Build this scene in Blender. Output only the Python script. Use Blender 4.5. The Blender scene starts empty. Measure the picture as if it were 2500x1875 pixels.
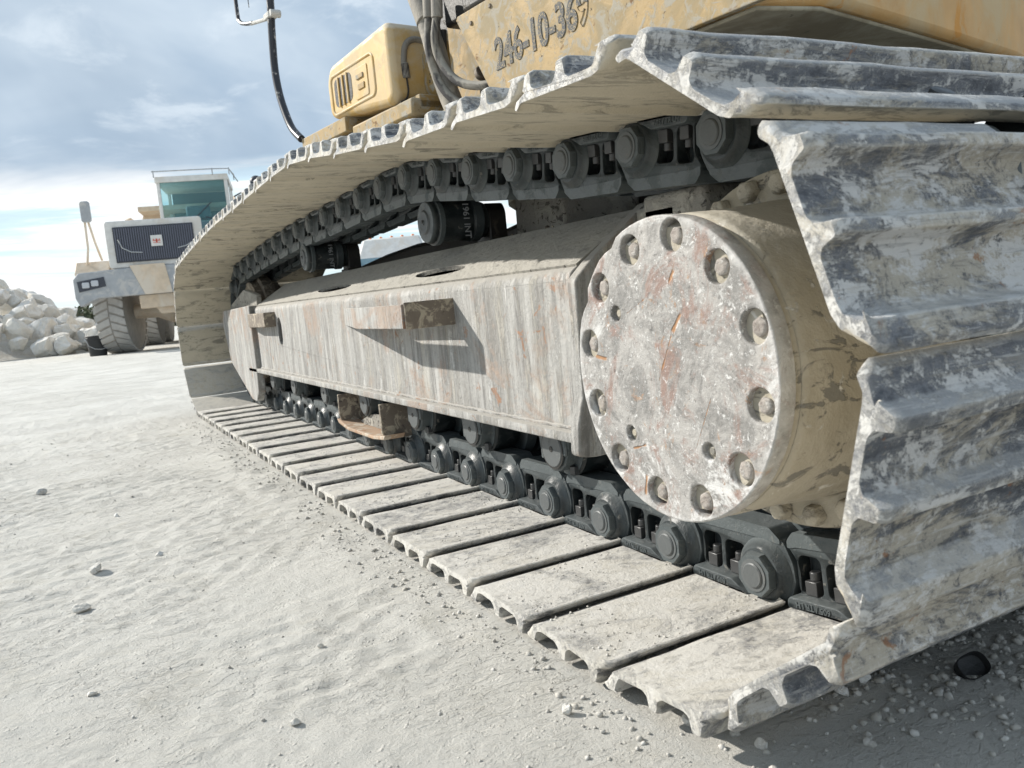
import bpy, bmesh, math, random
import numpy as np
from mathutils import Matrix, Vector, noise as mnoise
random.seed(7); np.random.seed(7)
SC=bpy.context.scene; COL=SC.collection
R=math.radians
# ---------------------------------------------------------------- camera
CAM_ROWS=((0.87643127,-0.47237494,-0.09343519),(0.13631783,0.05729593,0.98900689),(0.46182862,0.87953345,-0.11460908))
cd=bpy.data.cameras.new('camera'); cam=bpy.data.objects.new('camera',cd); COL.objects.link(cam)
cd.sensor_width=36; cd.lens=29.03; cd.clip_start=0.02; cd.clip_end=3000
r_,u_,f_=[Vector(v) for v in CAM_ROWS]
cam.matrix_world=Matrix(((r_.x,u_.x,-f_.x,0),(r_.y,u_.y,-f_.y,0),(r_.z,u_.z,-f_.z,.57),(0,0,0,1)))
cd.dof.use_dof=True; cd.dof.focus_distance=1.75; cd.dof.aperture_fstop=13
SC.camera=cam
SC.view_settings.view_transform='Standard'; SC.view_settings.look='None'
SC.view_settings.exposure=0.42; SC.view_settings.gamma=1
# ---------------------------------------------------------------- sun
SUN_EL=R(31); SUN_DIR=Vector((-.66*math.cos(SUN_EL),.75*math.cos(SUN_EL),math.sin(SUN_EL)))
sl=bpy.data.lights.new('sun','SUN'); sl.energy=4.7; sl.angle=R(.9); sl.color=(1,.95,.87)
so=bpy.data.objects.new('sun',sl); COL.objects.link(so); so.rotation_euler=SUN_DIR.to_track_quat('Z','Y').to_euler()
# ---------------------------------------------------------------- node helper
class G:
    def __init__(s,tree): s.t=tree; s.N=tree.nodes; s.L=tree.links
    def n(s,ty,ins=None,**kw):
        nd=s.N.new(ty)
        for k,v in kw.items(): setattr(nd,k,v)
        for k,v in (ins or {}).items(): s.i(nd,k,v)
        return nd
    def i(s,nd,k,v):
        sock=nd.inputs[k]
        if isinstance(v,bpy.types.NodeSocket): s.L.new(v,sock)
        elif isinstance(v,(tuple,list)) and len(v)==3 and sock.type=='RGBA': sock.default_value=(*v,1)
        else: sock.default_value=v
    def m(s,op,a,b=0.0,c=None,clamp=False):
        nd=s.n('ShaderNodeMath',{0:a,1:b},operation=op,use_clamp=clamp)
        if c is not None: s.i(nd,2,c)
        return nd.outputs[0]
    def vm(s,op,a,b=(0,0,0)):
        nd=s.n('ShaderNodeVectorMath',{0:a,1:b},operation=op); return nd.outputs[0]
    def noise(s,v,scale,detail=4,rough=.55,dist=0.0): return s.n('ShaderNodeTexNoise',{'Vector':v,'Scale':scale,'Detail':detail,'Roughness':rough,'Distortion':dist}).outputs['Fac']
    def vor(s,v,scale,feature='F1',out='Distance'): return s.n('ShaderNodeTexVoronoi',{'Vector':v,'Scale':scale},feature=feature).outputs[out]
    def ss(s,x,lo,hi,a=0.0,b=1.0):
        nd=s.n('ShaderNodeMapRange',{0:x,1:lo,2:hi,3:a,4:b},interpolation_type='SMOOTHSTEP'); return nd.outputs[0]
    def mix(s,f,a,b):
        nd=s.n('ShaderNodeMix',data_type='RGBA'); s.i(nd,0,f); s.i(nd,6,a); s.i(nd,7,b); return nd.outputs[2]
    def sep(s,v): return s.n('ShaderNodeSeparateXYZ',{0:v}).outputs
    def comb(s,x,y,z): return s.n('ShaderNodeCombineXYZ',{0:x,1:y,2:z}).outputs[0]
# ---------------------------------------------------------------- world
w=bpy.data.worlds.new('World'); SC.world=w; w.use_nodes=True
g=G(w.node_tree); g.N.clear()
sky=g.n('ShaderNodeTexSky',sky_type='NISHITA'); sky.sun_disc=False; sky.sun_elevation=SUN_EL; sky.sun_rotation=math.atan2(SUN_DIR.x,SUN_DIR.y)
sky.air_density=1.0; sky.dust_density=.6
d=g.n('ShaderNodeTexCoord').outputs['Generated']
x,y,z=g.sep(d)
el=g.m('MAXIMUM',z,0.0)
k=g.m('DIVIDE',1.0,g.m('ADD',el,.10))
pl=g.comb(g.m('MULTIPLY',x,k),g.m('MULTIPLY',y,k),0.0)
n1=g.noise(pl,.55,6,.55,.6); n2=g.noise(pl,1.9,7,.6,.5); n3=g.noise(g.vm('ADD',d,(3,1,2)),2.2,5,.55,.4)
# high cloud deck: pale grey blue with soft relief
deck=g.mix(g.ss(n1,.42,.60),(3.35,4.3,5.4),(5.0,5.85,6.7))
deck=g.mix(g.ss(n3,.42,.66,0,.75),deck,(2.8,3.65,4.65))
# low band of bright streaked cloud
st=g.noise(g.comb(g.m('MULTIPLY',x,2.2),g.m('MULTIPLY',y,2.2),g.m('MULTIPLY',z,26.0)),1.5,7,.62,.5)
low=g.mix(g.ss(st,.40,.56),g.mix(.8,sky.outputs[0],(5.6,7.2,8.0)),(8.4,8.5,8.5))
low=g.mix(g.ss(st,.30,.42,.55,0.0),low,(5.0,6.3,7.4))
edge=g.m('ADD',el,g.m('MULTIPLY',g.m('SUBTRACT',g.noise(pl,.8,5,.6,.3),.5),.10))
colr=g.mix(g.ss(edge,.135,.185),low,deck)
gap=g.ss(n2,.60,.74,0,.35)
colr=g.mix(g.m('MULTIPLY',g.ss(n2,.5,.66,0,.55),g.ss(el,.12,.25)),colr,(6.7,7.4,8.0))
bg=g.n('ShaderNodeBackground',{'Color':colr,'Strength':.1})
g.L.new(bg.outputs[0],g.n('ShaderNodeOutputWorld').inputs[0])
# ---------------------------------------------------------------- materials
def newmat(name):
    m=bpy.data.materials.new(name); m.use_nodes=True; g=G(m.node_tree); g.N.clear()
    out=g.n('ShaderNodeOutputMaterial'); b=g.n('ShaderNodeBsdfPrincipled'); g.L.new(b.outputs[0],out.inputs[0]); return m,g,b
def bump(g,b,h,strength=.5,dist=.004):
    bp=g.n('ShaderNodeBump',{'Height':h,'Strength':strength,'Distance':dist}); g.L.new(bp.outputs[0],b.inputs['Normal'])
def pos(g,sc=(1,1,1)):
    p=g.n('ShaderNodeNewGeometry').outputs['Position']
    return p if sc==(1,1,1) else g.vm('MULTIPLY',p,sc)
def grime(name,base,layers,up=None,rough=.6,metal=0.0,bs=.5,bd=.002,bscale=60,edge=None,inner=None,var=.25):
    """base colour covered by noise-edged layers: (colour, scale, stretch, lo, hi, distortion)"""
    m,g,b=newmat(name); P=pos(g)
    c=g.mix(g.noise(P,9,3),tuple(v*(1-var) for v in base),tuple(v*(1+var) for v in base)); cov=None
    ro=rough
    for (lc,sc,stv,lo,hi,di) in layers:
        nv=g.noise(g.vm('MULTIPLY',P,stv),sc,8,.66,di)
        f=g.ss(nv,lo,hi); c=g.mix(f,c,lc); cov=f if cov is None else g.m('MAXIMUM',cov,f)
    if inner:
        nz=g.sep(g.n('ShaderNodeTexCoord').outputs['Normal'])[2]
        f=g.m('MULTIPLY',g.ss(nz,.3,.6),g.ss(g.noise(g.vm('MULTIPLY',P,inner[3]),inner[1],7,.62,.8),inner[2]+.07,inner[2]))
        c=g.mix(f,c,inner[0]); cov=f if cov is None else g.m('MAXIMUM',cov,f)
    if up:
        nz=g.sep(g.n('ShaderNodeNewGeometry').outputs['Normal'])[2]
        f=g.m('MULTIPLY',g.ss(g.m('ADD',nz,g.m('MULTIPLY',g.m('SUBTRACT',g.noise(P,35,5,.6),.5),.9)),up[1],up[1]+.35),up[2]); c=g.mix(f,c,up[0])
        cov=f if cov is None else g.m('MAXIMUM',cov,f)
    if edge:
        pt=g.n('ShaderNodeNewGeometry').outputs['Pointiness']
        f=g.m('MULTIPLY',g.ss(pt,.51,.57),edge[1]); c=g.mix(f,c,edge[0])
    b.inputs['Metallic'].default_value=metal
    g.i(b,'Base Color',c)
    if cov is not None: g.i(b,'Roughness',g.ss(cov,0,1,rough,.9)); 
    else: b.inputs['Roughness'].default_value=rough
    if metal and cov is not None: g.i(b,'Metallic',g.ss(cov,0,1,metal,0))
    h=g.m('ADD',g.noise(P,bscale,6,.65),g.m('MULTIPLY',g.noise(P,bscale*.22,3),1.2))
    if cov is not None: h=g.m('ADD',h,g.m('MULTIPLY',cov,.5))
    bump(g,b,h,bs,bd); return m
WH=(.66,.66,.65); TAN=(.50,.44,.34); TAN2=(.40,.35,.27); RUST=(.30,.13,.055)
M={}
def steel(name,dark,mid,white,tan,w_lo,t_lo,stv,inner=None,up=None,bd=.0025,rust=.70,rough=.45,sc=10,streak=False,edge=.55,scratch=False):
    """scuffed steel under chalk: gritty high-roughness noise, from bare dark steel to packed white dust"""
    m,g,b=newmat(name); P=pos(g); Q=g.vm('MULTIPLY',P,stv)
    n=g.noise(Q,sc,12,.80,.5); n2=g.noise(g.vm('ADD',Q,(5,3,1)),sc*.40,12,.76,.7); n3=g.noise(g.vm('ADD',P,(2,8,4)),75,8,.8,.4)
    c=g.mix(g.ss(n,.40,.54),dark,mid)
    c=g.mix(g.m('MULTIPLY',g.ss(n2,t_lo,t_lo+.07),g.ss(n3,.36,.5,.45,1)),c,tan)
    wv=g.m('ADD',n,g.m('MULTIPLY',g.m('SUBTRACT',n3,.5),.35)); wf=g.ss(wv,w_lo,w_lo+.06); c=g.mix(wf,c,white)
    c=g.mix(g.ss(n3,.555,.64,0,.5 if streak else .75),c,white); c=g.mix(g.ss(n3,.44,.36,0,.35 if streak else .7),c,tuple(v*.7 for v in dark))
    if scratch:
        X1=g.noise(g.vm('MULTIPLY',P,(.07,1,1)),150,5,.7,.25); X2=g.noise(g.vm('MULTIPLY',P,(.12,1,1)),46,8,.75,.4)
        c=g.mix(g.ss(X2,.54,.62,0,.4),c,tan); c=g.mix(g.ss(X2,.45,.38,0,.25),c,dark); c=g.mix(g.ss(X1,.56,.64,0,.5),c,white); c=g.mix(g.ss(X1,.44,.36,0,.35),c,dark)
    c=g.mix(g.ss(g.noise(g.vm('ADD',P,(9,1,4)),16,8,.72,.8),rust,rust+.04,0,.8),c,(.30,.15,.075))
    if streak:
        S1=g.noise(g.vm('MULTIPLY',P,(1,1,.045)),30,8,.7,.3); S2=g.noise(g.vm('ADD',g.vm('MULTIPLY',P,(1,1,.09)),(4,4,4)),13,7,.7,.5)
        B=g.noise(g.vm('ADD',P,(6,2,8)),3.2,8,.68,.9)
        c=g.mix(g.ss(S2,.50,.40,0,.65),c,(.47,.465,.445)); c=g.mix(g.ss(S2,.53,.63,0,.4),c,(.27,.255,.23)); c=g.mix(g.ss(S1,.55,.62,0,.4),c,(.53,.525,.51)); c=g.mix(g.ss(S1,.45,.37,0,.28),c,(.23,.225,.215))
        c=g.mix(g.m('MULTIPLY',g.ss(B,.53,.63),g.ss(n3,.38,.55,.3,.8)),c,(.35,.265,.21))
    cov=g.m('MAXIMUM',wf,g.ss(n2,t_lo,t_lo+.07))
    if inner:
        nz=g.sep(g.n('ShaderNodeTexCoord').outputs['Normal'])[2]
        ic=g.mix(g.ss(g.noise(g.vm('MULTIPLY',P,(1,3,3)),9,12,.76,.9),.505,.58,0,.85),inner[0],inner[1]); ic=g.mix(g.ss(g.noise(g.vm('MULTIPLY',P,(.6,1.6,1)),4,8,.65,.9),.42,.66,0,.7),ic,tuple(v*1.15 for v in inner[0]))
        f=g.ss(nz,.3,.6); c=g.mix(f,c,ic); cov=g.m('MAXIMUM',cov,f)
    if up:
        nz=g.sep(g.n('ShaderNodeNewGeometry').outputs['Normal'])[2]
        f=g.m('MULTIPLY',g.ss(g.m('ADD',nz,g.m('MULTIPLY',g.m('SUBTRACT',g.noise(P,40,8,.75),.5),1.2)),up[1],up[1]+.35),up[2]); c=g.mix(f,c,up[0]); cov=g.m('MAXIMUM',cov,f)
    if edge:
        pt=g.n('ShaderNodeNewGeometry').outputs['Pointiness']
        e=g.m('MULTIPLY',g.ss(pt,.51,.56),g.ss(n3,.40,.54,edge*.4,edge)); c=g.mix(e,c,(.62,.60,.55))
    g.i(b,'Base Color',c); g.i(b,'Roughness',g.ss(cov,0,1,rough,.9)); g.i(b,'Metallic',g.ss(cov,0,1,.3,0))
    h=g.m('ADD',g.noise(P,70,8,.7),g.m('MULTIPLY',n3,.8)); h=g.m('ADD',h,g.m('MULTIPLY',g.noise(P,16,3),1.0)); h=g.m('ADD',h,g.m('MULTIPLY',cov,.35)); h=g.m('ADD',h,g.m('MULTIPLY',g.noise(P,260,3,.7),.35))
    bump(g,b,h,.9,bd); return m
M['shoe']=steel('chalky_worn_steel',(.072,.080,.095),(.20,.21,.23),(.56,.555,.54),(.42,.385,.32),.495,.475,(.5,1,1),inner=((.50,.45,.35),(.21,.195,.16)),up=((.60,.60,.59),.35,.45),rust=.62,sc=19,scratch=True)
M['shoe_ground']=steel('dust_covered_plate',(.15,.15,.15),(.33,.335,.35),(.56,.545,.51),(.50,.475,.42),.47,.47,(.7,1,1),up=((.565,.545,.50),.78,.72),rust=.72,rough=.6,bd=.003,sc=12)
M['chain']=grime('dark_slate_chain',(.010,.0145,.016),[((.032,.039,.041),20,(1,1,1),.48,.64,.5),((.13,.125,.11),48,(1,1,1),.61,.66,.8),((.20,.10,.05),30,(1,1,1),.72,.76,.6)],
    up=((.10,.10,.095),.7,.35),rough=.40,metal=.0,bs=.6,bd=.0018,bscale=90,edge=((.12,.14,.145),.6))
M['pin']=grime('oily_pin_steel',(.030,.037,.040),[((.08,.08,.075),40,(1,1,1),.55,.7,.8),(RUST,34,(1,1,1),.68,.73,.6)],rough=.46,metal=.0,bs=.5,bd=.0012,bscale=120,edge=((.18,.19,.19),.5))
M['nut']=grime('dark_nut',(.012,.014,.016),[((.05,.05,.048),60,(1,1,1),.60,.68,.8)],rough=.35,metal=.3,bs=.3,bd=.001,edge=((.12,.12,.12),.5))
M['frame']=steel('dust_streaked_frame',(.20,.195,.185),(.34,.335,.32),(.50,.495,.475),(.40,.38,.335),.54,.52,(1,1,.16),up=((.37,.355,.325),.45,.9),rust=.60,rough=.75,bd=.003,sc=24,streak=True,edge=0)
M['mud']=grime('caked_mud',(.28,.265,.235),[((.37,.35,.305),12,(1,1,1),.45,.62,.7),((.10,.09,.08),42,(1,.6,1),.575,.62,.8)],up=((.40,.385,.345),.3,.7),rough=.9,bs=1,bd=.007,bscale=48)
M['brown']=grime('brown_stained_steel',(.17,.14,.11),[(TAN2,26,(1,1,1),.50,.60,.9),((.07,.055,.05),40,(1,1,1),.60,.67,.6),(RUST,16,(1,1,1),.66,.72,.5)],rough=.7,bs=.7,bd=.002)
M['drum']=grime('tan_mud_drum',(.36,.325,.255),[((.42,.385,.315),6,(1,1,1),.4,.62,.5),((.20,.19,.165),20,(.6,1,1.2),.555,.61,.9),((.62,.60,.55),34,(1,.5,1),.60,.68,.6)],up=((.50,.47,.40),.45,.7),rough=.9,bs=.8,bd=.004,bscale=40)
M['lump']=grime('lumpy_mud',(.47,.43,.35),[((.34,.31,.26),30,(1,1,1),.5,.65,.7)],rough=.9,bs=1,bd=.005,bscale=60)
M['yellow']=grime('dusty_yellow_paint',(.33,.215,.07),[((.30,.245,.155),5,(1,1,1),.40,.66,.8),((.33,.30,.24),20,(1,1,1),.48,.60,1.0),((.055,.045,.035),34,(1,1,1),.63,.67,.8),((.17,.095,.04),13,(1,1,1),.60,.68,1)],
    up=((.42,.36,.26),.2,.7),rough=.62,bs=.5,bd=.0015,bscale=110)
M['hood']=grime('faded_yellow_plastic',(.52,.34,.11),[((.55,.44,.28),5,(1,1,1),.38,.6,.7),((.28,.22,.14),30,(1,1,1),.68,.74,.8)],up=((.64,.57,.46),.2,.8),rough=.5,bs=.25,bd=.001)
M['rusty']=grime('rusty_worn_plate',(.36,.25,.17),[((.46,.40,.32),20,(1,1,1),.5,.6,.8),((.30,.13,.06),14,(1,1,1),.56,.64,.8)],rough=.8,bs=.7,bd=.002)
M['orange']=grime('orange_counterweight_paint',(.56,.33,.12),[((.56,.42,.24),4,(1,1,1),.40,.62,.8),((.60,.29,.07),7,(1,1,1),.60,.7,.9),((.17,.17,.16),30,(1,.5,1),.69,.73,1.2),((.38,.44,.5),9,(1,1,1),.70,.76,1)],rough=.62,bs=.4,bd=.0015,bscale=90)
M['belly']=grime('dusty_belly_plate',(.23,.20,.14),[((.36,.33,.25),3,(1,1,1),.42,.6,.8),((.13,.12,.09),16,(1,1,1),.6,.7,.8)],rough=.85,bs=.6,bd=.003,bscale=40)
M['dark']=grime('black_machinery',(.022,.02,.018),[((.10,.085,.065),20,(1,1,1),.55,.68,.8)],rough=.5,bs=.6,bd=.002)
M['hose']=grime('dusty_rubber_hose',(.035,.033,.032),[((.27,.25,.21),14,(1,1,.4),.44,.62,.8)],up=((.40,.38,.33),.0,.7),rough=.7,bs=.4,bd=.001)
M['grey_pipe']=grime('muddy_grey_pipe',(.20,.185,.16),[((.33,.30,.25),12,(1,1,.5),.45,.6,.8),((.36,.22,.12),18,(1,1,.5),.64,.7,.6)],rough=.75,bs=.6,bd=.002)
M['pole']=grime('black_painted_pipe',(.018,.02,.028),[((.45,.44,.42),26,(1,1,.5),.56,.63,1.2)],rough=.35,bs=.3,bd=.001)
M['galv']=grime('chalky_bracket',(.5,.49,.46),[((.2,.18,.15),30,(1,1,1),.55,.65,.6)],rough=.8,bs=.5)
M['stencil']=grime('worn_stencil_paint',(.045,.05,.055),[((.37,.30,.19),170,(1,1,1),.525,.58,.5),((.25,.2,.12),24,(1,1,1),.62,.68,.9)],rough=.7,bs=.3)
M['castletter']=grime('cast_letter',(.022,.026,.03),[],rough=.5)
M['chalk']=grime('chalk_paint_mark',(.30,.31,.32),[],rough=.9)
# final drive cover: scratched, rust stained, speckled plate
def mk_cover():
    m,g,b=newmat('scratched_cover_plate'); P=pos(g)
    c=g.mix(g.ss(g.noise(P,14,12,.78,.8),.38,.60),(.19,.185,.175),(.37,.355,.335))
    c=g.mix(g.ss(g.noise(P,10,12,.76,1.1),.50,.62,0,.9),c,(.25,.165,.135))
    c=g.mix(g.ss(g.noise(g.vm('ADD',P,(4,2,7)),17,9,.78,1.3),.585,.66,0,.9),c,(.33,.19,.10))
    c=g.mix(g.ss(g.noise(g.vm('ADD',P,(1,5,3)),9,11,.8,.9),.54,.60,0,.85),c,(.58,.575,.56))
    c=g.mix(g.ss(g.noise(P,120,8,.8,.5),.565,.62,0,.85),c,(.66,.655,.64))
    c=g.mix(g.ss(g.noise(P,95,7,.78,.5),.57,.63,0,.7),c,(.10,.095,.09))
    oc=g.n('ShaderNodeTexCoord').outputs['Object']; x,y,z=g.sep(oc)
    sc=None
    for (y0,z0,y1,z1,wd) in ((-.036,.135,-.022,.115,.0034),(-.044,.078,-.022,.050,.0036),(-.022,.050,.012,-.015,.0013),(.13,.012,.165,.016,.0036),(.05,-.108,.085,-.118,.0024),(.055,-.15,.062,-.185,.0034),(-.09,-.03,-.05,-.11,.0008),(.03,.098,.075,.078,.001)):
        dx,dz=y1-y0,z1-z0; L=math.hypot(dx,dz); dx/=L; dz/=L
        a=g.m('SUBTRACT',y,y0); bb=g.m('SUBTRACT',z,z0)
        t=g.m('ADD',g.m('MULTIPLY',a,dx),g.m('MULTIPLY',bb,dz)); n=g.m('ABSOLUTE',g.m('ADD',g.m('MULTIPLY',a,-dz),g.m('MULTIPLY',bb,dx)))
        n=g.m('ADD',n,g.m('MULTIPLY',g.m('SUBTRACT',g.noise(oc,60,3),.5),.006))
        f=g.m('MULTIPLY',g.ss(n,wd,wd*.3),g.m('MULTIPLY',g.ss(t,0,.006),g.ss(t,L,L-.006)))
        sc=f if sc is None else g.m('MAXIMUM',sc,f)
    c=g.mix(g.m('MULTIPLY',sc,.85),c,(.34,.16,.055))
    rr=g.m('SQRT',g.m('ADD',g.m('MULTIPLY',y,y),g.m('MULTIPLY',z,z)))
    rim=g.m('ADD',rr,g.m('MULTIPLY',g.m('SUBTRACT',g.noise(P,40,6,.7),.5),.05))
    c=g.mix(g.ss(rim,.192,.212,0,.7),c,(.55,.545,.53))
    g.i(b,'Base Color',c); b.inputs['Roughness'].default_value=.72
    h=g.m('ADD',g.noise(P,110,7,.7),g.m('MULTIPLY',g.noise(P,22,4,.6,.6),1.5)); h=g.m('SUBTRACT',h,g.m('MULTIPLY',sc,.8))
    bump(g,b,h,.9,.0022); return m
M['cover']=mk_cover()
M['bolthead']=steel('chalky_bolt_head',(.20,.165,.15),(.32,.28,.25),(.48,.45,.42),(.38,.32,.26),.52,.55,(1,1,1),rust=.66,rough=.8,sc=22)
def mk_ground():
    m,g,b=newmat('white_limestone_dust'); P=pos(g)
    c=g.mix(g.ss(g.noise(P,.7,6,.6,.5),.35,.68),(.56,.545,.50),(.63,.615,.57))
    c=g.mix(g.ss(g.noise(P,6,9,.72,.6),.52,.70),c,(.53,.51,.455))
    c=g.mix(g.ss(g.noise(P,160,3,.6),.62,.70,0,.5),c,(.40,.39,.37))
    c=g.mix(g.ss(g.vor(P,55),.055,.03,0,.5),c,(.34,.33,.31))
    x,y,z=g.sep(P)
    # coarse gravelly patch beyond the track, with the shade there painted in too
    pch=g.m('MULTIPLY',g.ss(g.m('ADD',x,g.m('MULTIPLY',g.noise(P,5,4),.3)),.95,1.25),g.ss(y,1.6,1.1))
    c=g.mix(g.m('MULTIPLY',pch,g.ss(g.noise(P,50,5,.7,.5),.42,.6,.2,.8)),c,(.33,.315,.285))
    g.i(b,'Base Color',c); b.inputs['Roughness'].default_value=.95
    # sheared, scuffed dust: ridges roughly along x
    st=g.noise(g.vm('MULTIPLY',P,(.6,1.25,1)),27,5,.58,.6)
    st2=g.noise(g.vm('MULTIPLY',P,(.7,1.2,1)),58,5,.6,.8)
    sh=g.m('MULTIPLY',g.ss(st,.50,.535),g.ss(g.noise(P,2.2,3),.40,.6))
    sh2=g.m('MULTIPLY',g.ss(st2,.50,.54),g.ss(g.noise(g.vm('ADD',P,(3,3,3)),3.4,3),.42,.58))
    ch=g.vor(g.vm('MULTIPLY',g.vm('ADD',P,g.comb(g.m('MULTIPLY',st,.03),0.0,0.0)),(.6,1.25,1)),42); ch=g.m('MULTIPLY',g.ss(ch,.10,.42),g.ss(g.noise(P,7,4,.6),.44,.58))
    h=g.m('ADD',g.m('ADD',g.m('MULTIPLY',sh,.7),g.m('MULTIPLY',ch,.18)),g.m('MULTIPLY',sh2,.6))
    h=g.m('ADD',h,g.m('MULTIPLY',g.noise(P,120,8,.8),1.25))
    h=g.m('ADD',h,g.m('MULTIPLY',g.noise(P,400,4,.7),.3))
    cr=g.ss(g.vor(P,85),.28,.05); h=g.m('ADD',h,g.m('MULTIPLY',g.m('MULTIPLY',cr,g.ss(g.noise(P,14,3),.45,.62)),.8))
    bump(g,b,h,.9,.0052); return m
M['ground']=mk_ground()
M['rock']=grime('white_limestone',(.66,.63,.57),[((.72,.71,.68),3,(1,1,1),.45,.6,.6),((.50,.44,.36),6,(1,1,1),.6,.72,.8)],rough=.9,bs=.8,bd=.03,bscale=9)
M['pebble']=grime('limestone_pebble',(.45,.43,.385),[((.56,.545,.51),30,(1,1,1),.45,.6,.6)],rough=.9,bs=.8,bd=.002,bscale=120)
def simple(name,c,rough=.5,metal=0,**kw):
    m,g,b=newmat(name); P=pos(g)
    g.i(b,'Base Color',g.mix(g.noise(P,kw.get('s',6),5,.6),tuple(v*.85 for v in c),tuple(min(1,v*1.12) for v in c)))
    b.inputs['Roughness'].default_value=rough; b.inputs['Metallic'].default_value=metal
    bump(g,b,g.noise(P,kw.get('s',6)*4,4),.3,.004); return m
M['twhite']=grime('dusty_white_paint',(.66,.65,.62),[((.62,.58,.52),2,(1,1,1),.5,.66,.8),((.42,.36,.29),5,(1,1,1),.68,.76,.6)],rough=.5,bs=.2,bd=.004,bscale=8)
M['ttan']=grime('faded_tan_paint',(.62,.50,.37),[((.66,.58,.48),2,(1,1,1),.42,.62,.8),((.36,.30,.24),7,(1,1,1),.66,.74,.6)],rough=.65,bs=.2,bd=.004,bscale=8)
M['tgrey']=grime('grey_bumper_steel',(.36,.375,.39),[((.50,.49,.47),3,(1,1,1),.5,.62,.8),((.50,.40,.30),4,(1,1,1),.64,.72,.6)],rough=.6,bs=.2,bd=.004,bscale=8)
M['tyre']=grime('dusty_tyre',(.34,.335,.32),[((.42,.41,.39),3,(1,1,1),.35,.6,.8)],rough=.85,bs=.5,bd=.01,bscale=14)
M['tyreside']=grime('tyre_sidewall',(.28,.265,.24),[((.36,.33,.29),5,(1,1,1),.5,.7,.8)],rough=.8,bs=.3,bd=.01,bscale=14)
M['tdark']=simple('dark_grille',(.045,.05,.065),.5)
M['tslat']=simple('grille_slats',(.12,.13,.17),.45)
M['tlamp']=simple('headlamp_glass',(.5,.52,.55),.15)
M['plasticb']=simple('black_plastic',(.02,.021,.022),.55,s=40)
M['red']=simple('red_emblem',(.55,.10,.06),.5)
M['amber']=simple('amber_marker_lens',(.75,.22,.06),.3)
def glass(name,c,rough=.08,t=.55):
    m,g,b=newmat(name); b.inputs['Base Color'].default_value=(*c,1); b.inputs['Roughness'].default_value=rough
    b.inputs['Transmission Weight'].default_value=t; b.inputs['IOR'].default_value=1.2; return m
M['tglass']=glass('tinted_cab_glass',(.45,.72,.76),.05,.9)
M['pglass']=glass('sky_reflecting_windscreen',(.24,.36,.42),.08,.3)
M['tint']=simple('cab_interior',(.10,.17,.19),.7)
M['foliage']=grime('distant_scrub',(.085,.10,.055),[((.16,.14,.10),1.2,(1,1,1),.5,.62,.6)],rough=.9,bs=.3)
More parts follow.
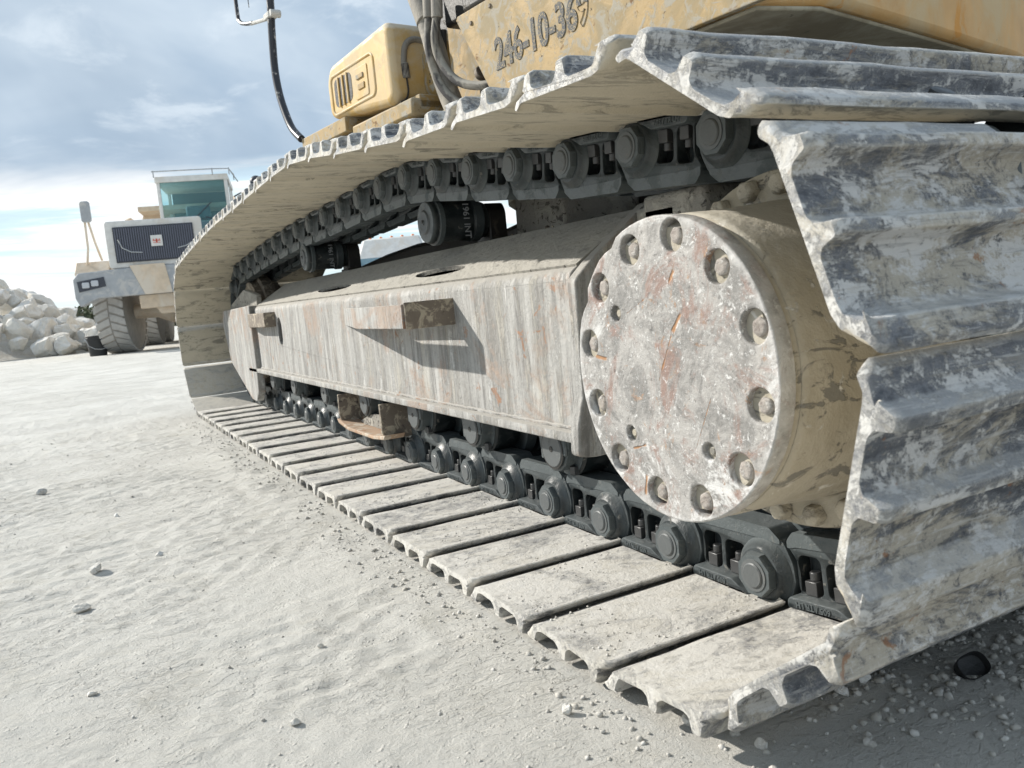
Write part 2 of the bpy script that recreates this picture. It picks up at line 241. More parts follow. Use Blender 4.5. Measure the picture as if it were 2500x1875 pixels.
# ---------------------------------------------------------------- mesh helper
class MB:
    def __init__(s,mat=None): s.v=[]; s.f=[]; s.M=mat or Matrix()
    def add(s,vs,fs,m=None):
        o=len(s.v); mm=s.M@m if m is not None else s.M
        s.v+=[tuple(mm@Vector(p)) for p in vs]; s.f+=[tuple(i+o for i in f) for f in fs]; return s
    def box(s,a,b,m=None):
        x0,y0,z0=a; x1,y1,z1=b
        return s.add([(x0,y0,z0),(x1,y0,z0),(x1,y1,z0),(x0,y1,z0),(x0,y0,z1),(x1,y0,z1),(x1,y1,z1),(x0,y1,z1)],[(0,3,2,1),(4,5,6,7),(0,1,5,4),(1,2,6,5),(2,3,7,6),(3,0,4,7)],m)
    def prism(s,poly,a,b,axis='X',m=None):
        """poly in the plane normal to axis; X:(y,z) Y:(x,z) Z:(x,y); extruded a..b"""
        n=len(poly); P=[]
        for t in (a,b):
            for (p,q) in poly: P.append({'X':(t,p,q),'Y':(p,t,q),'Z':(p,q,t)}[axis])
        F=[tuple(range(n-1,-1,-1)),tuple(range(n,2*n))]+[(i,(i+1)%n,(i+1)%n+n,i+n) for i in range(n)]
        return s.add(P,F,m)
    def lathe(s,prof,c=(0,0,0),axis='X',n=32,ph=0.0,m=None,cap=True):
        """prof: list of (t along axis, radius)"""
        P=[];F=[]
        for (t,r) in prof:
            for k in range(n):
                a=2*math.pi*k/n+ph; p,q=r*math.cos(a),r*math.sin(a)
                P.append({'X':(c[0]+t,c[1]+p,c[2]+q),'Y':(c[0]+q,c[1]+t,c[2]+p),'Z':(c[0]+p,c[1]+q,c[2]+t)}[axis])
        for j in range(len(prof)-1):
            for k in range(n): F.append((j*n+k,j*n+(k+1)%n,(j+1)*n+(k+1)%n,(j+1)*n+k))
        if cap: F.append(tuple(range(n-1,-1,-1))); F.append(tuple((len(prof)-1)*n+k for k in range(n)))
        return s.add(P,F,m)
    def tube(s,pts,r,n=10,m=None):
        pts=[Vector(p) for p in pts]; N=len(pts); P=[];F=[]
        rs=r if isinstance(r,(list,tuple)) else [r]*N
        t0=(pts[1]-pts[0]).normalized(); up=Vector((0,0,1)) if abs(t0.z)<.9 else Vector((1,0,0)); nn=t0.cross(up).normalized()
        for i,p in enumerate(pts):
            t=(pts[min(i+1,N-1)]-pts[max(i-1,0)]).normalized(); nn=(nn-t*nn.dot(t)).normalized(); bb=t.cross(nn)
            for k in range(n):
                a=2*math.pi*k/n; P.append(p+(nn*math.cos(a)+bb*math.sin(a))*rs[i])
        for j in range(N-1):
            for k in range(n): F.append((j*n+k,j*n+(k+1)%n,(j+1)*n+(k+1)%n,(j+1)*n+k))
        F.append(tuple(range(n-1,-1,-1))); F.append(tuple((N-1)*n+k for k in range(n)))
        return s.add(P,F,m)
    def mesh(s,me,m=None):
        return s.add([tuple(v.co) for v in me.vertices],[tuple(p.vertices) for p in me.polygons],m)
    def data(s,name,mat,ang=35):
        me=bpy.data.meshes.new(name); me.from_pydata(s.v,[],s.f); me.validate()
        bm=bmesh.new(); bm.from_mesh(me); bmesh.ops.remove_doubles(bm,verts=bm.verts,dist=1e-6); bmesh.ops.recalc_face_normals(bm,faces=bm.faces); bm.to_mesh(me); bm.free()
        me.polygons.foreach_set('use_smooth',[True]*len(me.polygons)); me.set_sharp_from_angle(angle=R(ang))
        me.materials.append(M[mat]); return me
def link(name,me,parent=None,m=None,bev=0,seg=2):
    o=bpy.data.objects.new(name,me); COL.objects.link(o)
    if parent is not None: o.parent=parent
    if m is not None: o.matrix_basis=m
    if bev:
        b=o.modifiers.new('bevel','BEVEL'); b.width=bev; b.segments=seg; b.limit_method='ANGLE'; b.angle_limit=R(40)
        b.harden_normals=False
    return o
def tag(o,label=None,cat=None,group=None,kind=None):
    for k,v in (('label',label),('category',cat),('group',group),('kind',kind)):
        if v: o[k]=v
    return o
def empty(name,m):
    o=bpy.data.objects.new(name,None); COL.objects.link(o); o.matrix_basis=m; o.empty_display_size=.3; return o
def circ(cy,cz,r,n=28,ph=0,k=1.0): return [(cy+r*math.cos(2*math.pi*i/n+ph),cz+r*k*math.sin(2*math.pi*i/n+ph)) for i in range(n)]
def rrect(x0,z0,x1,z1,r,n=4):
    P=[]
    for (cx,cz,a0) in ((x1-r,z1-r,0),(x0+r,z1-r,90),(x0+r,z0+r,180),(x1-r,z0+r,270)):
        for i in range(n+1):
            a=R(a0+90*i/n); P.append((cx+r*math.cos(a),cz+r*math.sin(a)))
    return P
def plate(outline,holes,thick,bev=0.0,plane='X'):
    """flat plate with holes -> Mesh; plane X: outline=(y,z) thickness along x centred on 0"""
    cu=bpy.data.curves.new('tmp','CURVE'); cu.dimensions='2D'; cu.fill_mode='BOTH'; cu.extrude=max(1e-4,thick/2-bev); cu.bevel_depth=bev; cu.bevel_resolution=1; cu.offset=-bev
    for pts in [outline]+list(holes):
        sp=cu.splines.new('POLY'); sp.points.add(len(pts)-1); sp.use_cyclic_u=True
        for i,p in enumerate(pts): sp.points[i].co=(p[0],p[1],0,1)
    return conv(cu,plane)
def conv(cu,plane='X'):
    ob=bpy.data.objects.new('tmp',cu); COL.objects.link(ob); bpy.context.view_layer.update()
    me=bpy.data.meshes.new_from_object(ob.evaluated_get(bpy.context.evaluated_depsgraph_get()))
    bpy.data.objects.remove(ob); bpy.data.curves.remove(cu)
    if plane=='X': me.transform(Matrix(((0,0,1,0),(1,0,0,0),(0,1,0,0),(0,0,0,1))))
    elif plane=='Y': me.transform(Matrix(((1,0,0,0),(0,0,-1,0),(0,1,0,0),(0,0,0,1))))
    return me
def text(s,size,depth,sx=1.0,off=.012):
    cu=bpy.data.curves.new('tmp','FONT'); cu.body=s; cu.size=size; cu.extrude=depth; cu.align_x='CENTER'; cu.align_y='CENTER'; cu.offset=size*off
    me=conv(cu,None); me.transform(Matrix.Diagonal((sx,1,1,1))); return me
def T(x,y,z): return Matrix.Translation((x,y,z))
def RX(a): return Matrix.Rotation(a,4,'X')
def RY(a): return Matrix.Rotation(a,4,'Y')
def RZ(a): return Matrix.Rotation(a,4,'Z')
def lerp(a,b,t): return a+(b-a)*t
# ---------------------------------------------------------------- ground
def vnoise(x,y,seed):
    xi=np.floor(x).astype(np.int64); yi=np.floor(y).astype(np.int64); fx=x-xi; fy=y-yi; fx=fx*fx*(3-2*fx); fy=fy*fy*(3-2*fy)
    def h(a,b):
        n=(a*374761393+b*668265263+seed*1442695041)&0x7fffffff; n=((n^(n>>13))*1274126177)&0x7fffffff; return ((n^(n>>16))&0xffff)/65535.0
    return (h(xi,yi)*(1-fx)+h(xi+1,yi)*fx)*(1-fy)+(h(xi,yi+1)*(1-fx)+h(xi+1,yi+1)*fx)*fy-.5
def gh(x,y):
    x=np.asarray(x,float); y=np.asarray(y,float)
    near=np.clip((9-np.abs(y-3))/6,0,1)*np.clip((7-np.abs(x))/4,0,1)
    h=.010*vnoise(x*1.3,y*1.3,1)+near*(.003*vnoise(x*3.7+y,y*3.7,2)+.003*vnoise(x*9-y*2,y*13+x,3))
    fine=near*(.0045*np.clip(vnoise(x*26,y*40,4)*2.2,-1,1)*np.clip(vnoise(x*2.2,y*2.2,9)*3+.5,0,1)+.0024*vnoise(x*75,y*85,5)+.0015*vnoise(x*160,y*160,6))
    h=h+fine
    tr=np.clip(1-np.maximum(np.abs(x-1.04)-.45,0)/.22,0,1)*np.clip(1-np.maximum(np.abs(y-2.95)-2.35,0)/.3,0,1)
    h=h*(1-tr*.85)-.004*tr
    for (x0,y0,ux,uy,hw,ph) in ((-.30,1.15,.93,.37,.17,0.),(-.9,1.9,.99,.10,.20,2.),(-.25,2.9,.80,.60,.22,1.)):
        s_=(x-x0)*ux+(y-y0)*uy; t_=-(x-x0)*uy+(y-y0)*ux+.05*np.sin(s_*1.3+ph)
        inb=np.clip((hw-np.abs(t_))/.03,0,1); lug=np.sin((s_+np.abs(t_)*.75)*2*np.pi/.085+ph+2*vnoise(x*5,y*5,11)); wear=np.clip(vnoise(x*3+ph,y*3,12)*3+.35,0,1)*near
        h=h+inb*wear*(.0011*np.clip(lug*2.6,-1,1)-.0012)*(1-tr)
    rm=np.exp(-((x-.50)/.06)**2)*np.clip(1-np.abs(y-2.9)/2.3,0,1)   # small berm beside the track edge
    h=h+rm*(.006+.014*vnoise(x*20,y*20,7))
    return h+.0012
def axis_pts(lo,hi,step,far,g):
    a=list(np.arange(lo,hi,step)); s=step; x=hi
    while x<far: a.append(x); s*=g; x+=s
    b=[]; s=step; x=lo-step
    while x>-far: b.append(x); s*=g; x-=s
    return np.array(b[::-1]+a)
gx=axis_pts(-.9,2.3,.0075,900,1.07); gy=axis_pts(.3,4.2,.0085,900,1.045)
X_,Y_=np.meshgrid(gx,gy); Z_=gh(X_,Y_); Z_=np.where(np.hypot(X_,Y_)>60,np.minimum(Z_,0),Z_)
nx,ny=len(gx),len(gy)
me=bpy.data.meshes.new('ground'); me.vertices.add(nx*ny); me.vertices.foreach_set('co',np.stack([X_,Y_,Z_],-1).ravel())
ii,jj=np.meshgrid(np.arange(nx-1),np.arange(ny-1)); q=(jj*nx+ii).ravel(); F=np.stack([q,q+1,q+nx+1,q+nx],-1).ravel()
me.loops.add(len(F)); me.loops.foreach_set('vertex_index',F); me.polygons.add(len(F)//4); me.polygons.foreach_set('loop_start',np.arange(0,len(F),4)); me.polygons.foreach_set('loop_total',np.full(len(F)//4,4))
me.polygons.foreach_set('use_smooth',np.ones(len(F)//4,bool)); me.update(); me.materials.append(M['ground'])
tag(link('ground',me),kind='structure')
# rock meshes
def rockmesh(name,sd,mat,sub=2,flat=.75,cuts=9):
    rnd=random.Random(sd); bm=bmesh.new(); bmesh.ops.create_icosphere(bm,subdivisions=sub,radius=1)
    pls=[(Vector((rnd.gauss(0,1),rnd.gauss(0,1),rnd.gauss(0,1))).normalized(),rnd.uniform(.42,.8)) for _ in range(cuts)]
    for v in bm.verts:
        p=v.co.copy()
        for n,dd in pls:
            e=p.dot(n)-dd
            if e>0: p-=n*e*.98
        p*=1+.10*mnoise.noise(p*1.7+Vector((sd,0,0)))+.05*mnoise.noise(p*4.5+Vector((sd,3,0)))
        p.z*=flat; v.co=p
    me=bpy.data.meshes.new(name); bm.to_mesh(me); bm.free()
    me.polygons.foreach_set('use_smooth',[True]*len(me.polygons)); me.set_sharp_from_angle(angle=R(16)); me.materials.append(M[mat]); return me
PEB=[rockmesh('stone',40+i,'rock',2) for i in range(6)]
def instances_mesh(name,items,base,mat):
    """many tiny stones in one mesh; items: (x,y,z,size,rot)"""
    bs=[]
    for b in base:
        v=np.empty(len(b.vertices)*3); b.vertices.foreach_get('co',v); f=np.array([tuple(p.vertices) for p in b.polygons]); bs.append((v.reshape(-1,3),f))
    V=[];Fs=[];o=0
    for k,(x,y,z,s,a) in enumerate(items):
        v,f=bs[k%len(bs)]; ca,sa=math.cos(a),math.sin(a)
        vv=v*s; V.append(np.stack([vv[:,0]*ca-vv[:,1]*sa+x,vv[:,0]*sa+vv[:,1]*ca+y,vv[:,2]+z],-1)); Fs.append(f+o); o+=len(v)
    V=np.concatenate(V); Fs=np.concatenate(Fs); me=bpy.data.meshes.new(name)
    me.vertices.add(len(V)); me.vertices.foreach_set('co',V.ravel()); n=len(Fs); me.loops.add(n*3); me.loops.foreach_set('vertex_index',Fs.ravel())
    me.polygons.add(n); me.polygons.foreach_set('loop_start',np.arange(0,n*3,3)); me.polygons.foreach_set('loop_total',np.full(n,3)); me.update(); me.materials.append(M[mat]); return me
TINY=[rockmesh('tiny',80+i,'pebble',1,.7,16) for i in range(7)]
rnd=random.Random(5); it=[]
for _ in range(2600):      # loose grit scattered on the dust
    x=rnd.uniform(-.9,.62); y=.7+rnd.random()**1.5*4.5
    s=.0009+.0038*rnd.random()**5*(1 if y<2.5 else 1.4)
    it.append((x,y,float(gh(x,y))+s*.2,s,rnd.uniform(0,6)))
for _ in range(30000):      # coarser gravel past the near end of the track
    x=rnd.uniform(.55,2.6); y=rnd.uniform(.25,1.15) if x>.95 else rnd.uniform(.4,.75)
    dens=min(1,max(.06,(x-.8)*2.2+ (y-.6)*1.2))
    if rnd.random()>dens: continue
    s=.0012+.0095*rnd.random()**5
    it.append((x,y,float(gh(x,y))+s*.25,s,rnd.uniform(0,6)))
for _ in range(900):       # crumbs pushed up along the shoe ends
    y=rnd.uniform(.7,4.9); x=.575-abs(rnd.gauss(0,.05)); s=.0015+.007*rnd.random()**4
    it.append((x,y,float(gh(x,y))+s*.3,s,rnd.uniform(0,6)))
tag(link('gravel',instances_mesh('gravel',it,TINY,'pebble')),'loose white grit and gravel scattered over the dusty ground','gravel',kind='stuff')
for k,(x,y,s,lab) in enumerate([(-.056,1.873,.021,'pale angular stone lying alone on the open dust at left'),(-.018,2.151,.019,'smooth half buried stone behind the pale angular one'),
    (.123,2.197,.011,'small round stone on the dust nearest the middle of the track'),(.516,.914,.012,'white stone lying just in front of the second nearest shoe'),
    (.664,.708,.011,'flat pale stone just below the lowest tip of the track'),(-.165,3.388,.02,'dusty lump far out on the open ground at left'),
    (-.045,1.42,.009,'grey brown stone at the lower left corner of the ground'),(.63,.80,.012,'white pebble wedged under the nearest shoe end'),
    (.835,.735,.013,'white faceted stone on the gravel left of the black cap'),(.885,.74,.014,'rounded white stone close to the left of the black cap'),
    (1.08,.62,.017,'grey stone touching the right side of the black cap'),(.955,.80,.016,'pale stone in the track shade behind the black cap'),(1.12,.80,.018,'pink tinged stone in the shade under the raised shoes'),
    (.30,1.36,.009,'lone pebble on the dust between the camera and the third shoe'),(.20,1.12,.010,'small white pebble low on the dust in the foreground'),(-.3,2.6,.014,'small stone at the far left edge of the dust'),(.05,2.75,.012,'low stone among scuffed dust beyond the pale angular stone')]):
    st=link('stone',PEB[k%6],m=T(x,y,float(gh(x,y))+s*.35)@RZ(k*1.3)@Matrix.Diagonal((s,s*.85,s,1)))
    tag(st,lab,'stone','single stones lying on the dusty ground')
# ---------------------------------------------------------------- excavator
EO=Vector((2.41,2.95,0)); EI=Matrix.Translation(-EO)
ex=tag(empty('excavator',Matrix.Translation(EO)),'yellow crawler excavator with chalky steel tracks, filling the foreground','excavator')
def part(name,mb,mat=None,m=Matrix(),bev=0,ang=35,label=None,seg=2):
    me=mb.data(name,mat,ang) if isinstance(mb,MB) else mb
    if not isinstance(mb,MB):
        if mat and not me.materials: me.materials.append(M[mat])
        me.polygons.foreach_set('use_smooth',[True]*len(me.polygons)); me.set_sharp_from_angle(angle=R(ang))
    o=link(name,me,ex,EI@m,bev,seg); 
    if label: o['label']=label
    return o
def sub(name,mb,mat,parent,m=Matrix(),bev=0,ang=35):
    """sub-part given in excavator-world coordinates (m maps mesh -> world)"""
    me=mb.data(name,mat,ang) if isinstance(mb,MB) else mb
    if not isinstance(mb,MB):
        if not me.materials: me.materials.append(M[mat])
        me.polygons.foreach_set('use_smooth',[True]*len(me.polygons)); me.set_sharp_from_angle(angle=R(ang))
    o=link(name,me,parent,None,bev); o.matrix_basis=parent.matrix_basis.inverted()@EI@m; return o
PITCH=.2165; XC=1.04
# pin path -----------------------------------------------------
def cr(pts,n=12):
    out=[]
    for i in range(len(pts)-1):
        p0=pts[max(i-1,0)];p1=pts[i];p2=pts[i+1];p3=pts[min(i+2,len(pts)-1)]
        for k in range(n):
            t=k/n; out.append(tuple(.5*(2*b+(c-a)*t+(2*a-5*b+4*c-d)*t*t+(-a+3*b-3*c+d)*t**3) for a,b,c,d in zip(p0,p1,p2,p3)))
    out.append(pts[-1]); return out
def path(yi,dz):
    P=[]; R0=.329; yc,zc=.850,.410
    n=60
    P+=[(yi-(yi-yc)*k/n*1.0,.081) for k in range(n)]
    P+=[(yc-R0*math.sin(math.pi*k/n),zc-(R0 if k<n/2 else .776-zc)*math.cos(math.pi*k/n)) for k in range(n)]
    P+=cr([(yc,.776),(1.0,.779),(1.2,.796),(1.42,.811),(1.63,.838),(1.84,.863),(2.05,.892),(2.25,.915),(2.5,.920),(2.9,.913+dz),(3.3,.905+dz),(3.6,.902),(4.3,.872),(yi,.825)])
    Ri=.372; zi=.453
    P+=[(yi+Ri*math.sin(math.pi*k/n),zi+Ri*math.cos(math.pi*k/n)) for k in range(1,n)]
    return [Vector((0,a,b)) for a,b in P]
def march(P,start):
    """walk pins at exact pitch in path order starting at the bottom pin y=start"""
    n=len(P); i=0
    while not (P[i].y>=start>=P[i+1].y): i+=1
    cur=Vector((0,start,.081)); out=[cur]; seg=i; lap=0
    while True:
        j=seg+1; guard=0; prev=cur
        while (P[j%n]-cur).length<PITCH:
            prev=P[j%n]; j+=1
        a,b=prev,P[j%n]
        lo,hi=0,1
        for _ in range(40):
            md=(lo+hi)/2
            if (a.lerp(b,md)-cur).length<PITCH: lo=md
            else: hi=md
        nxt=a.lerp(b,lo); seg=j-1; cur=nxt
        if seg>=n+i or (len(out)>30 and abs(cur.z-.081)<1e-3 and cur.y<start+PITCH*.98 and cur.y>start-.05): 
            return out,cur
        out.append(cur)
lo,hi=4.95,5.12
best=None
for k in range(40):
    yi=4.93+k*.006; o_,c_=march(path(yi,0),.960)
    gap=(o_[-1]-o_[0]).length; e=abs(gap-PITCH)
    if c_.y>.96 and abs(c_.z-.081)<.01: e=min(e,(c_-o_[0]).length)
    if best is None or e<best[0]: best=(e,yi,o_,(c_-o_[0]).length<gap*.3)
E_,YI,PINS,_=best
if (PINS[-1]-PINS[0]).length<PITCH*.5: PINS.pop()
NL=len(PINS); print('links',NL,'closure err',E_,'idler y',YI)
# shoe mesh (local: y away from pin, z inward; plate inner surface z=-.041)
def fil(pts,r=.004,n=3):
    out=[]; N=len(pts)
    for i in range(N):
        p=Vector(pts[i]); a=(Vector(pts[i-1])-p); b=(Vector(pts[(i+1)%N])-p); rr=min(r,a.length*.4,b.length*.4)
        A=p+a.normalized()*rr; B=p+b.normalized()*rr
        for k in range(n+1):
            t=k/n; out.append(tuple(A*(1-t)**2+p*2*t*(1-t)+B*t*t))
    return out
def shoe_profile():
    zi=-.041; zo=zi-.010; zt=zi-.038
    P=[(-.051,zi+.008),(-.044,zi+.010),(-.032,zi+.001),(-.02,zi),(.148,zi),(.162,zi-.004),(.178,zi-.014),(.191,zi-.028),(.197,zt+.006),(.190,zt),(.166,zt),(.159,zo-.012),(.152,zo-.002),(.140,zo),
       (.098,zo),(.090,zo-.006),(.087,zt),(.073,zt),(.068,zo-.007),(.058,zo),(.016,zo),(.007,zo-.006),(.003,zt),(-.011,zt),(-.017,zo-.008),(-.026,zo-.001),(-.044,zo+.008)]
    return fil(P,.0028,2)
SX0,SX1=.587,1.493
def shoe_mesh(mat,wear):
    mb=MB(); prof=shoe_profile(); rnd=random.Random(wear)
    # slices across the width; the outer ends of the grousers are rounded down and the plate corners clipped
    xs=sorted([0,.004,.009,.014,.020,.034,.328,.340,.566,.578]+[.034+(.906-.068)*k/14 for k in range(1,14)]+[.872,.886,.892,.897,.902,.906])
    P=[];n=len(prof)
    for x in xs:
        e=min(x,.906-x)/.007; e=min(1,e)
        for (y,z) in prof:
            dep=max(0,(-.052)-z)           # grouser depth below the outer plate face
            z2=z+dep*(1-e)*.18
            y2=y
            if y<-.02: y2=y+(1-e)*.010+(min(.030,-.020-y) if .334<x<.572 else 0)
            if y>.165: y2=y-(1-e)**2*.010
            nz=.0011*mnoise.noise(Vector((x*9+wear*7,y*30,z*20)))+.0007*mnoise.noise(Vector((x*40,y*60+wear,z*50)))
            wob=.0022*mnoise.noise(Vector((x*14+wear*3,y*5,1.3))) if dep>.015 else 0
            P.append((SX0+x+ (nz*1.2 if e<.2 else 0),y2+nz,z2+nz+wob))
    F=[]
    for i in range(len(xs)-1):
        for k in range(n): F.append((i*n+k,i*n+(k+1)%n,(i+1)*n+(k+1)%n,(i+1)*n+k))
    F.append(tuple(range(n-1,-1,-1))); F.append(tuple((len(xs)-1)*n+k for k in range(n)))
    mb.add(P,F); return mb.data('track_shoe',mat,50)
SHOES=[shoe_mesh('shoe',w_) for w_ in (1,2,3,4)]; SHOEG=[shoe_mesh('shoe_ground',w_) for w_ in (5,6,7,8)]
# link mesh: outer half, windows, boss
def link_half(sgn):
    """sgn=+1: the half nearer the camera (outer), -1 mirrored"""
    out=[(.155,-.0408),(.155,-.030),(.148,-.022),(.146,.010),(.150,.030),(.163,.046),(.163,.056),(.150,.070),(-.012,.072),(-.040,.056),(-.058,.024),(-.062,-.005),(-.052,-.030),(-.030,-.0405)]
    w1=rrect(.103,-.0215,.145,.038,.010); w2=rrect(.046,-.0215,.093,.033,.011)
    # trim window corner that meets the boss
    w2=[(max(y,.056) if z<-.005 else y,z) for y,z in w2]
    mb=MB()
    def put(me,x,flip=False):
        mm=T(x,0,0); mb.mesh(me,mm); bpy.data.meshes.remove(me)
    put(plate(fil(out,.008,3),[w1,w2],.026,.003),.946)
    # foot flange spreading outward on the shoe
    foot=[(.156,-.0408),(.156,-.028),(.150,-.0225),(.060,-.0225),(.045,-.030),(.02,-.0408)]
    put(plate(fil(foot,.004,2),[],.034,.003),.928)
    # rail head on top
    mb.prism(fil([(.163,.046),(.163,.058),(.150,.073),(-.012,.075),(-.034,.060),(-.034,.052),(.0,.054),(.145,.050)],.003,2),.931,.985,'X')
    # inner strap carrying the bushing end
    strap=[(.255,.012),(.262,-.012),(.250,-.034),(.225,-.040),(.10,-.040),(.10,.050),(.16,.052),(.215,.046),(.240,.034)]
    put(plate(fil(strap,.010,3),[],.024,.003),.974)
    # pin boss: dome then octagon
    mb.lathe([(0,.056),(.006,.053),(.012,.046),(.016,.041)],(.934-.0,0,0),'X',36,0,Matrix.Diagonal((-1,1,1,1))@T(-1.868,0,0))
    mb.lathe([(.024,.0375),(.008,.0375),(.003,.0355)],(.902,.0,0),'X',8,R(22.5))
    return mb
def mirror(mb):
    o=MB(); o.v=[(2*XC-x,y,z) for x,y,z in mb.v]; o.f=[tuple(reversed(f)) for f in mb.f]; return o
lh=link_half(1)
tm=text('605 / TR LH',.013,.0009)
lh.mesh(tm,T(.9105,.105,-.0315)@Matrix(((0,0,-1,0),(1,0,0,0),(0,-1,0,0),(0,0,0,1))))
rh=mirror(link_half(1))
both=MB(); both.v=lh.v+rh.v; both.f=lh.f+[tuple(i+len(lh.v) for i in f) for f in rh.f]
both.lathe([(-.06,.031),(.06,.031)],(XC,.2165,0),'X',20)     # bushing
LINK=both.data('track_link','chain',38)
pm=MB().lathe([(0,.0185),(.0018,.0205),(.012,.0205)],(.9005,0,0),'X',28); pm.lathe([(0,.0265),(.0035,.0265)],(.9035,0,0),'X',28)
pm2=mirror(MB().lathe([(0,.0185),(.0018,.0205),(.012,.0205)],(.9005,0,0),'X',28)); PIN2=pm2.data('pin','pin',40)
PIN=pm.data('pin','pin',40)
nm=MB(); 
nm.add(*(lambda b:(b.v,b.f))(MB().box((.931,.113,-.022),(.957,.135,.000)))); nm.lathe([(0,.0085),(.012,.0085),(.0135,.007)],(.944,.124,0),'Z',14)
N1=nm.data('nut','nut')
nm=MB(); nm.box((.931,.057,-.022),(.957,.081,.000)); nm.lathe([(0,.0085),(.012,.0085),(.0135,.007)],(.944,.069,0),'Z',14); N2=nm.data('nut','nut')
BOLT=[]
for (bx,by) in ((.944,.124),(.944,.050),(1.136,.124),(1.136,.050)):
    BOLT.append(MB().lathe([(-.069,.012),(-.067,.0155),(-.054,.0165),(-.051,.0165)],(bx,by,0),'Z',16).data('bolt','nut'))
LABS={}
for i in range(NL):
    near=PINS[i]; far=PINS[(i-1)%NL]     # path order runs far -> near along the bottom
    dv=(far-near); a=math.atan2(dv.z,dv.y)
    m=T(0,near.y,near.z)@RX(a)
    flat=abs(a)<.2
    mesh=(SHOEG if flat else SHOES)[i%4]
    s=link('track_shoe',mesh,ex,EI@m)
    for b_ in BOLT:
        bo=link('bolt',b_,s)
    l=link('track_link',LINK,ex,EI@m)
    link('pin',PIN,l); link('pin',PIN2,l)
    n1=link('nut',N1,l,bev=.002); n2=link('nut',N2,l,bev=.002)
    # the far track, on the other side of the machine
    m2=T(2.74,0,0)@m
    s2=link('track_shoe',SHOES[i%4],ex,EI@m2)
    if near.z>.5: link('track_link',LINK,ex,EI@m2)
# side frames ---------------------------------------------------
def side_frame(dx,detail):
    D=T(dx,0,0)
    mb=MB(D); y0,y1=1.35,4.42
    wall=[(.866,.262),(.866,.556),(.870,.575),(.882,.592),(.898,.600),(.893,.612),(.872,.605),(.859,.585),(.853,.560),(.853,.262)]
    # outer side wall with slot
    me=plate(rrect(y0,.275,y1,.575,.004,1),[rrect(3.825,.408,3.90,.537,.037,6)],.016,.0); mb.mesh(me,T(.861,0,0)); bpy.data.meshes.remove(me)
    arc=[(.853+.034*(1-math.cos(R(t))),.573+.030*math.sin(R(t))) for t in range(0,75,12)]
    inn=[(.869+.026*(1-math.cos(R(t))),.573+.022*math.sin(R(t))) for t in range(74,-1,-12)]
    mb.prism(arc+inn,y0,y1,'Y')
    fr=part('track_frame',mb,'frame',bev=.002,ang=50)
    # top deck: two slopes, the outer one with oval holes
    def slope(x0,z0,x1,z1,holes,nm):
        L=math.hypot(x1-x0,z1-z0); me=plate([(0,y0),(L,y0),(L,y1),(0,y1)],holes,.012,.0,None)
        a=math.atan2(z1-z0,x1-x0); me2=MB(D); me2.mesh(me,T(x0,0,z0)@RY(-a)); bpy.data.meshes.remove(me); return me2
    hl=[[(s*.6+.02,y) for s,y in [(.06+.035*math.sin(2*math.pi*k/24),yc+ry*math.cos(2*math.pi*k/24)) for k in range(24)]] for yc,ry in ((2.12,.17),(3.15,.22))] if detail else []
    sub('top_deck',slope(.874,.600,1.04,.700,hl,'a'),'mud',fr)
    sub('top_deck',slope(1.04,.700,1.21,.600,[],'b'),'mud',fr)
    b=MB(D); b.box((1.205,y0,.262),(1.22,y1,.602)); b.box((.875,y0,.262),(1.20,y1,.274)); sub('inner_wall',b,'dark',fr)
    # lower flange lip
    f=MB(D); f.prism(fil([(.828,.281),(.828,.260),(.880,.260),(.880,.281)],.003,2),y0+.002,4.60,'Y'); f.box((1.19,y0,.26),(1.25,4.6,.28)); sub('bottom_flange',f,'frame',fr,bev=.0015)
    # end plate behind the final drive
    e=MB(D); e.prism(fil([(.822,.238),(.826,.30),(.842,.35),(.846,.575),(.880,.606),(1.03,.715),(1.24,.715),(1.25,.244),(.86,.232)],.010,3),1.318,1.349,'Y'); sub('end_plate',e,'frame',fr,bev=.004)
    # yoke nose at the idler end
    n=MB(D); nose=fil([(4.40,.262),(4.40,.608),(5.22,.596),(5.27,.52),(5.14,.29),(4.62,.105),(4.50,.10),(4.42,.16)],.02,3)
    n.prism(nose,.828,.866,'X'); n.prism(nose,1.215,1.25,'X'); sub('idler_yoke',n,'frame',fr,bev=.004)
    n=MB(D); n.prism(fil([(4.40,.60),(4.40,.66),(4.72,.70),(5.2,.62),(5.2,.59)],.01,2),.872,.90,'X'); sub('idler_guide',n,'mud',fr,bev=.004)
    return fr
fr=side_frame(0,True); side_frame(2.74,False)
# steps welded on the frame wall
b=MB()
y0,y1,yt=1.905,2.33,2.83
b.prism([(.853,y0),(.805,y0),(.80,y1-.10),(.853,yt)],.497,.507,'Z')   # narrow inner leaf, the step is open
b.prism([(.716,y0),(.726,y0),(.729,y1-.05),(.853,yt-.03),(.853,yt),(.722,y1-.035)],.496,.556,'Z')
sub('foot_step',b,'frame',fr,bev=.002)
b=MB().box((.722,y0-.008,.494),(.858,y0-.001,.560)); sub('step_end_plate',b,'brown',fr,bev=.002)  # near face of the step, its shade put in as a darker brown
b=MB().box((.80,3.925,.500),(.856,3.932,.565)); b.prism([(.853,3.93),(.80,3.93),(.80,4.28),(.853,4.62)],.497,.565,'Z'); sub('foot_step',b,'brown',fr,bev=.003)
# weld bead and screw heads
rw=random.Random(8); bead=MB().tube([(.852,1.36+k*.02,.2835+rw.gauss(0,.0006)) for k in range(153)],[.0045+.0012*math.sin(k*2.1) for k in range(153)],7); sub('weld_bead',bead,'frame',fr)
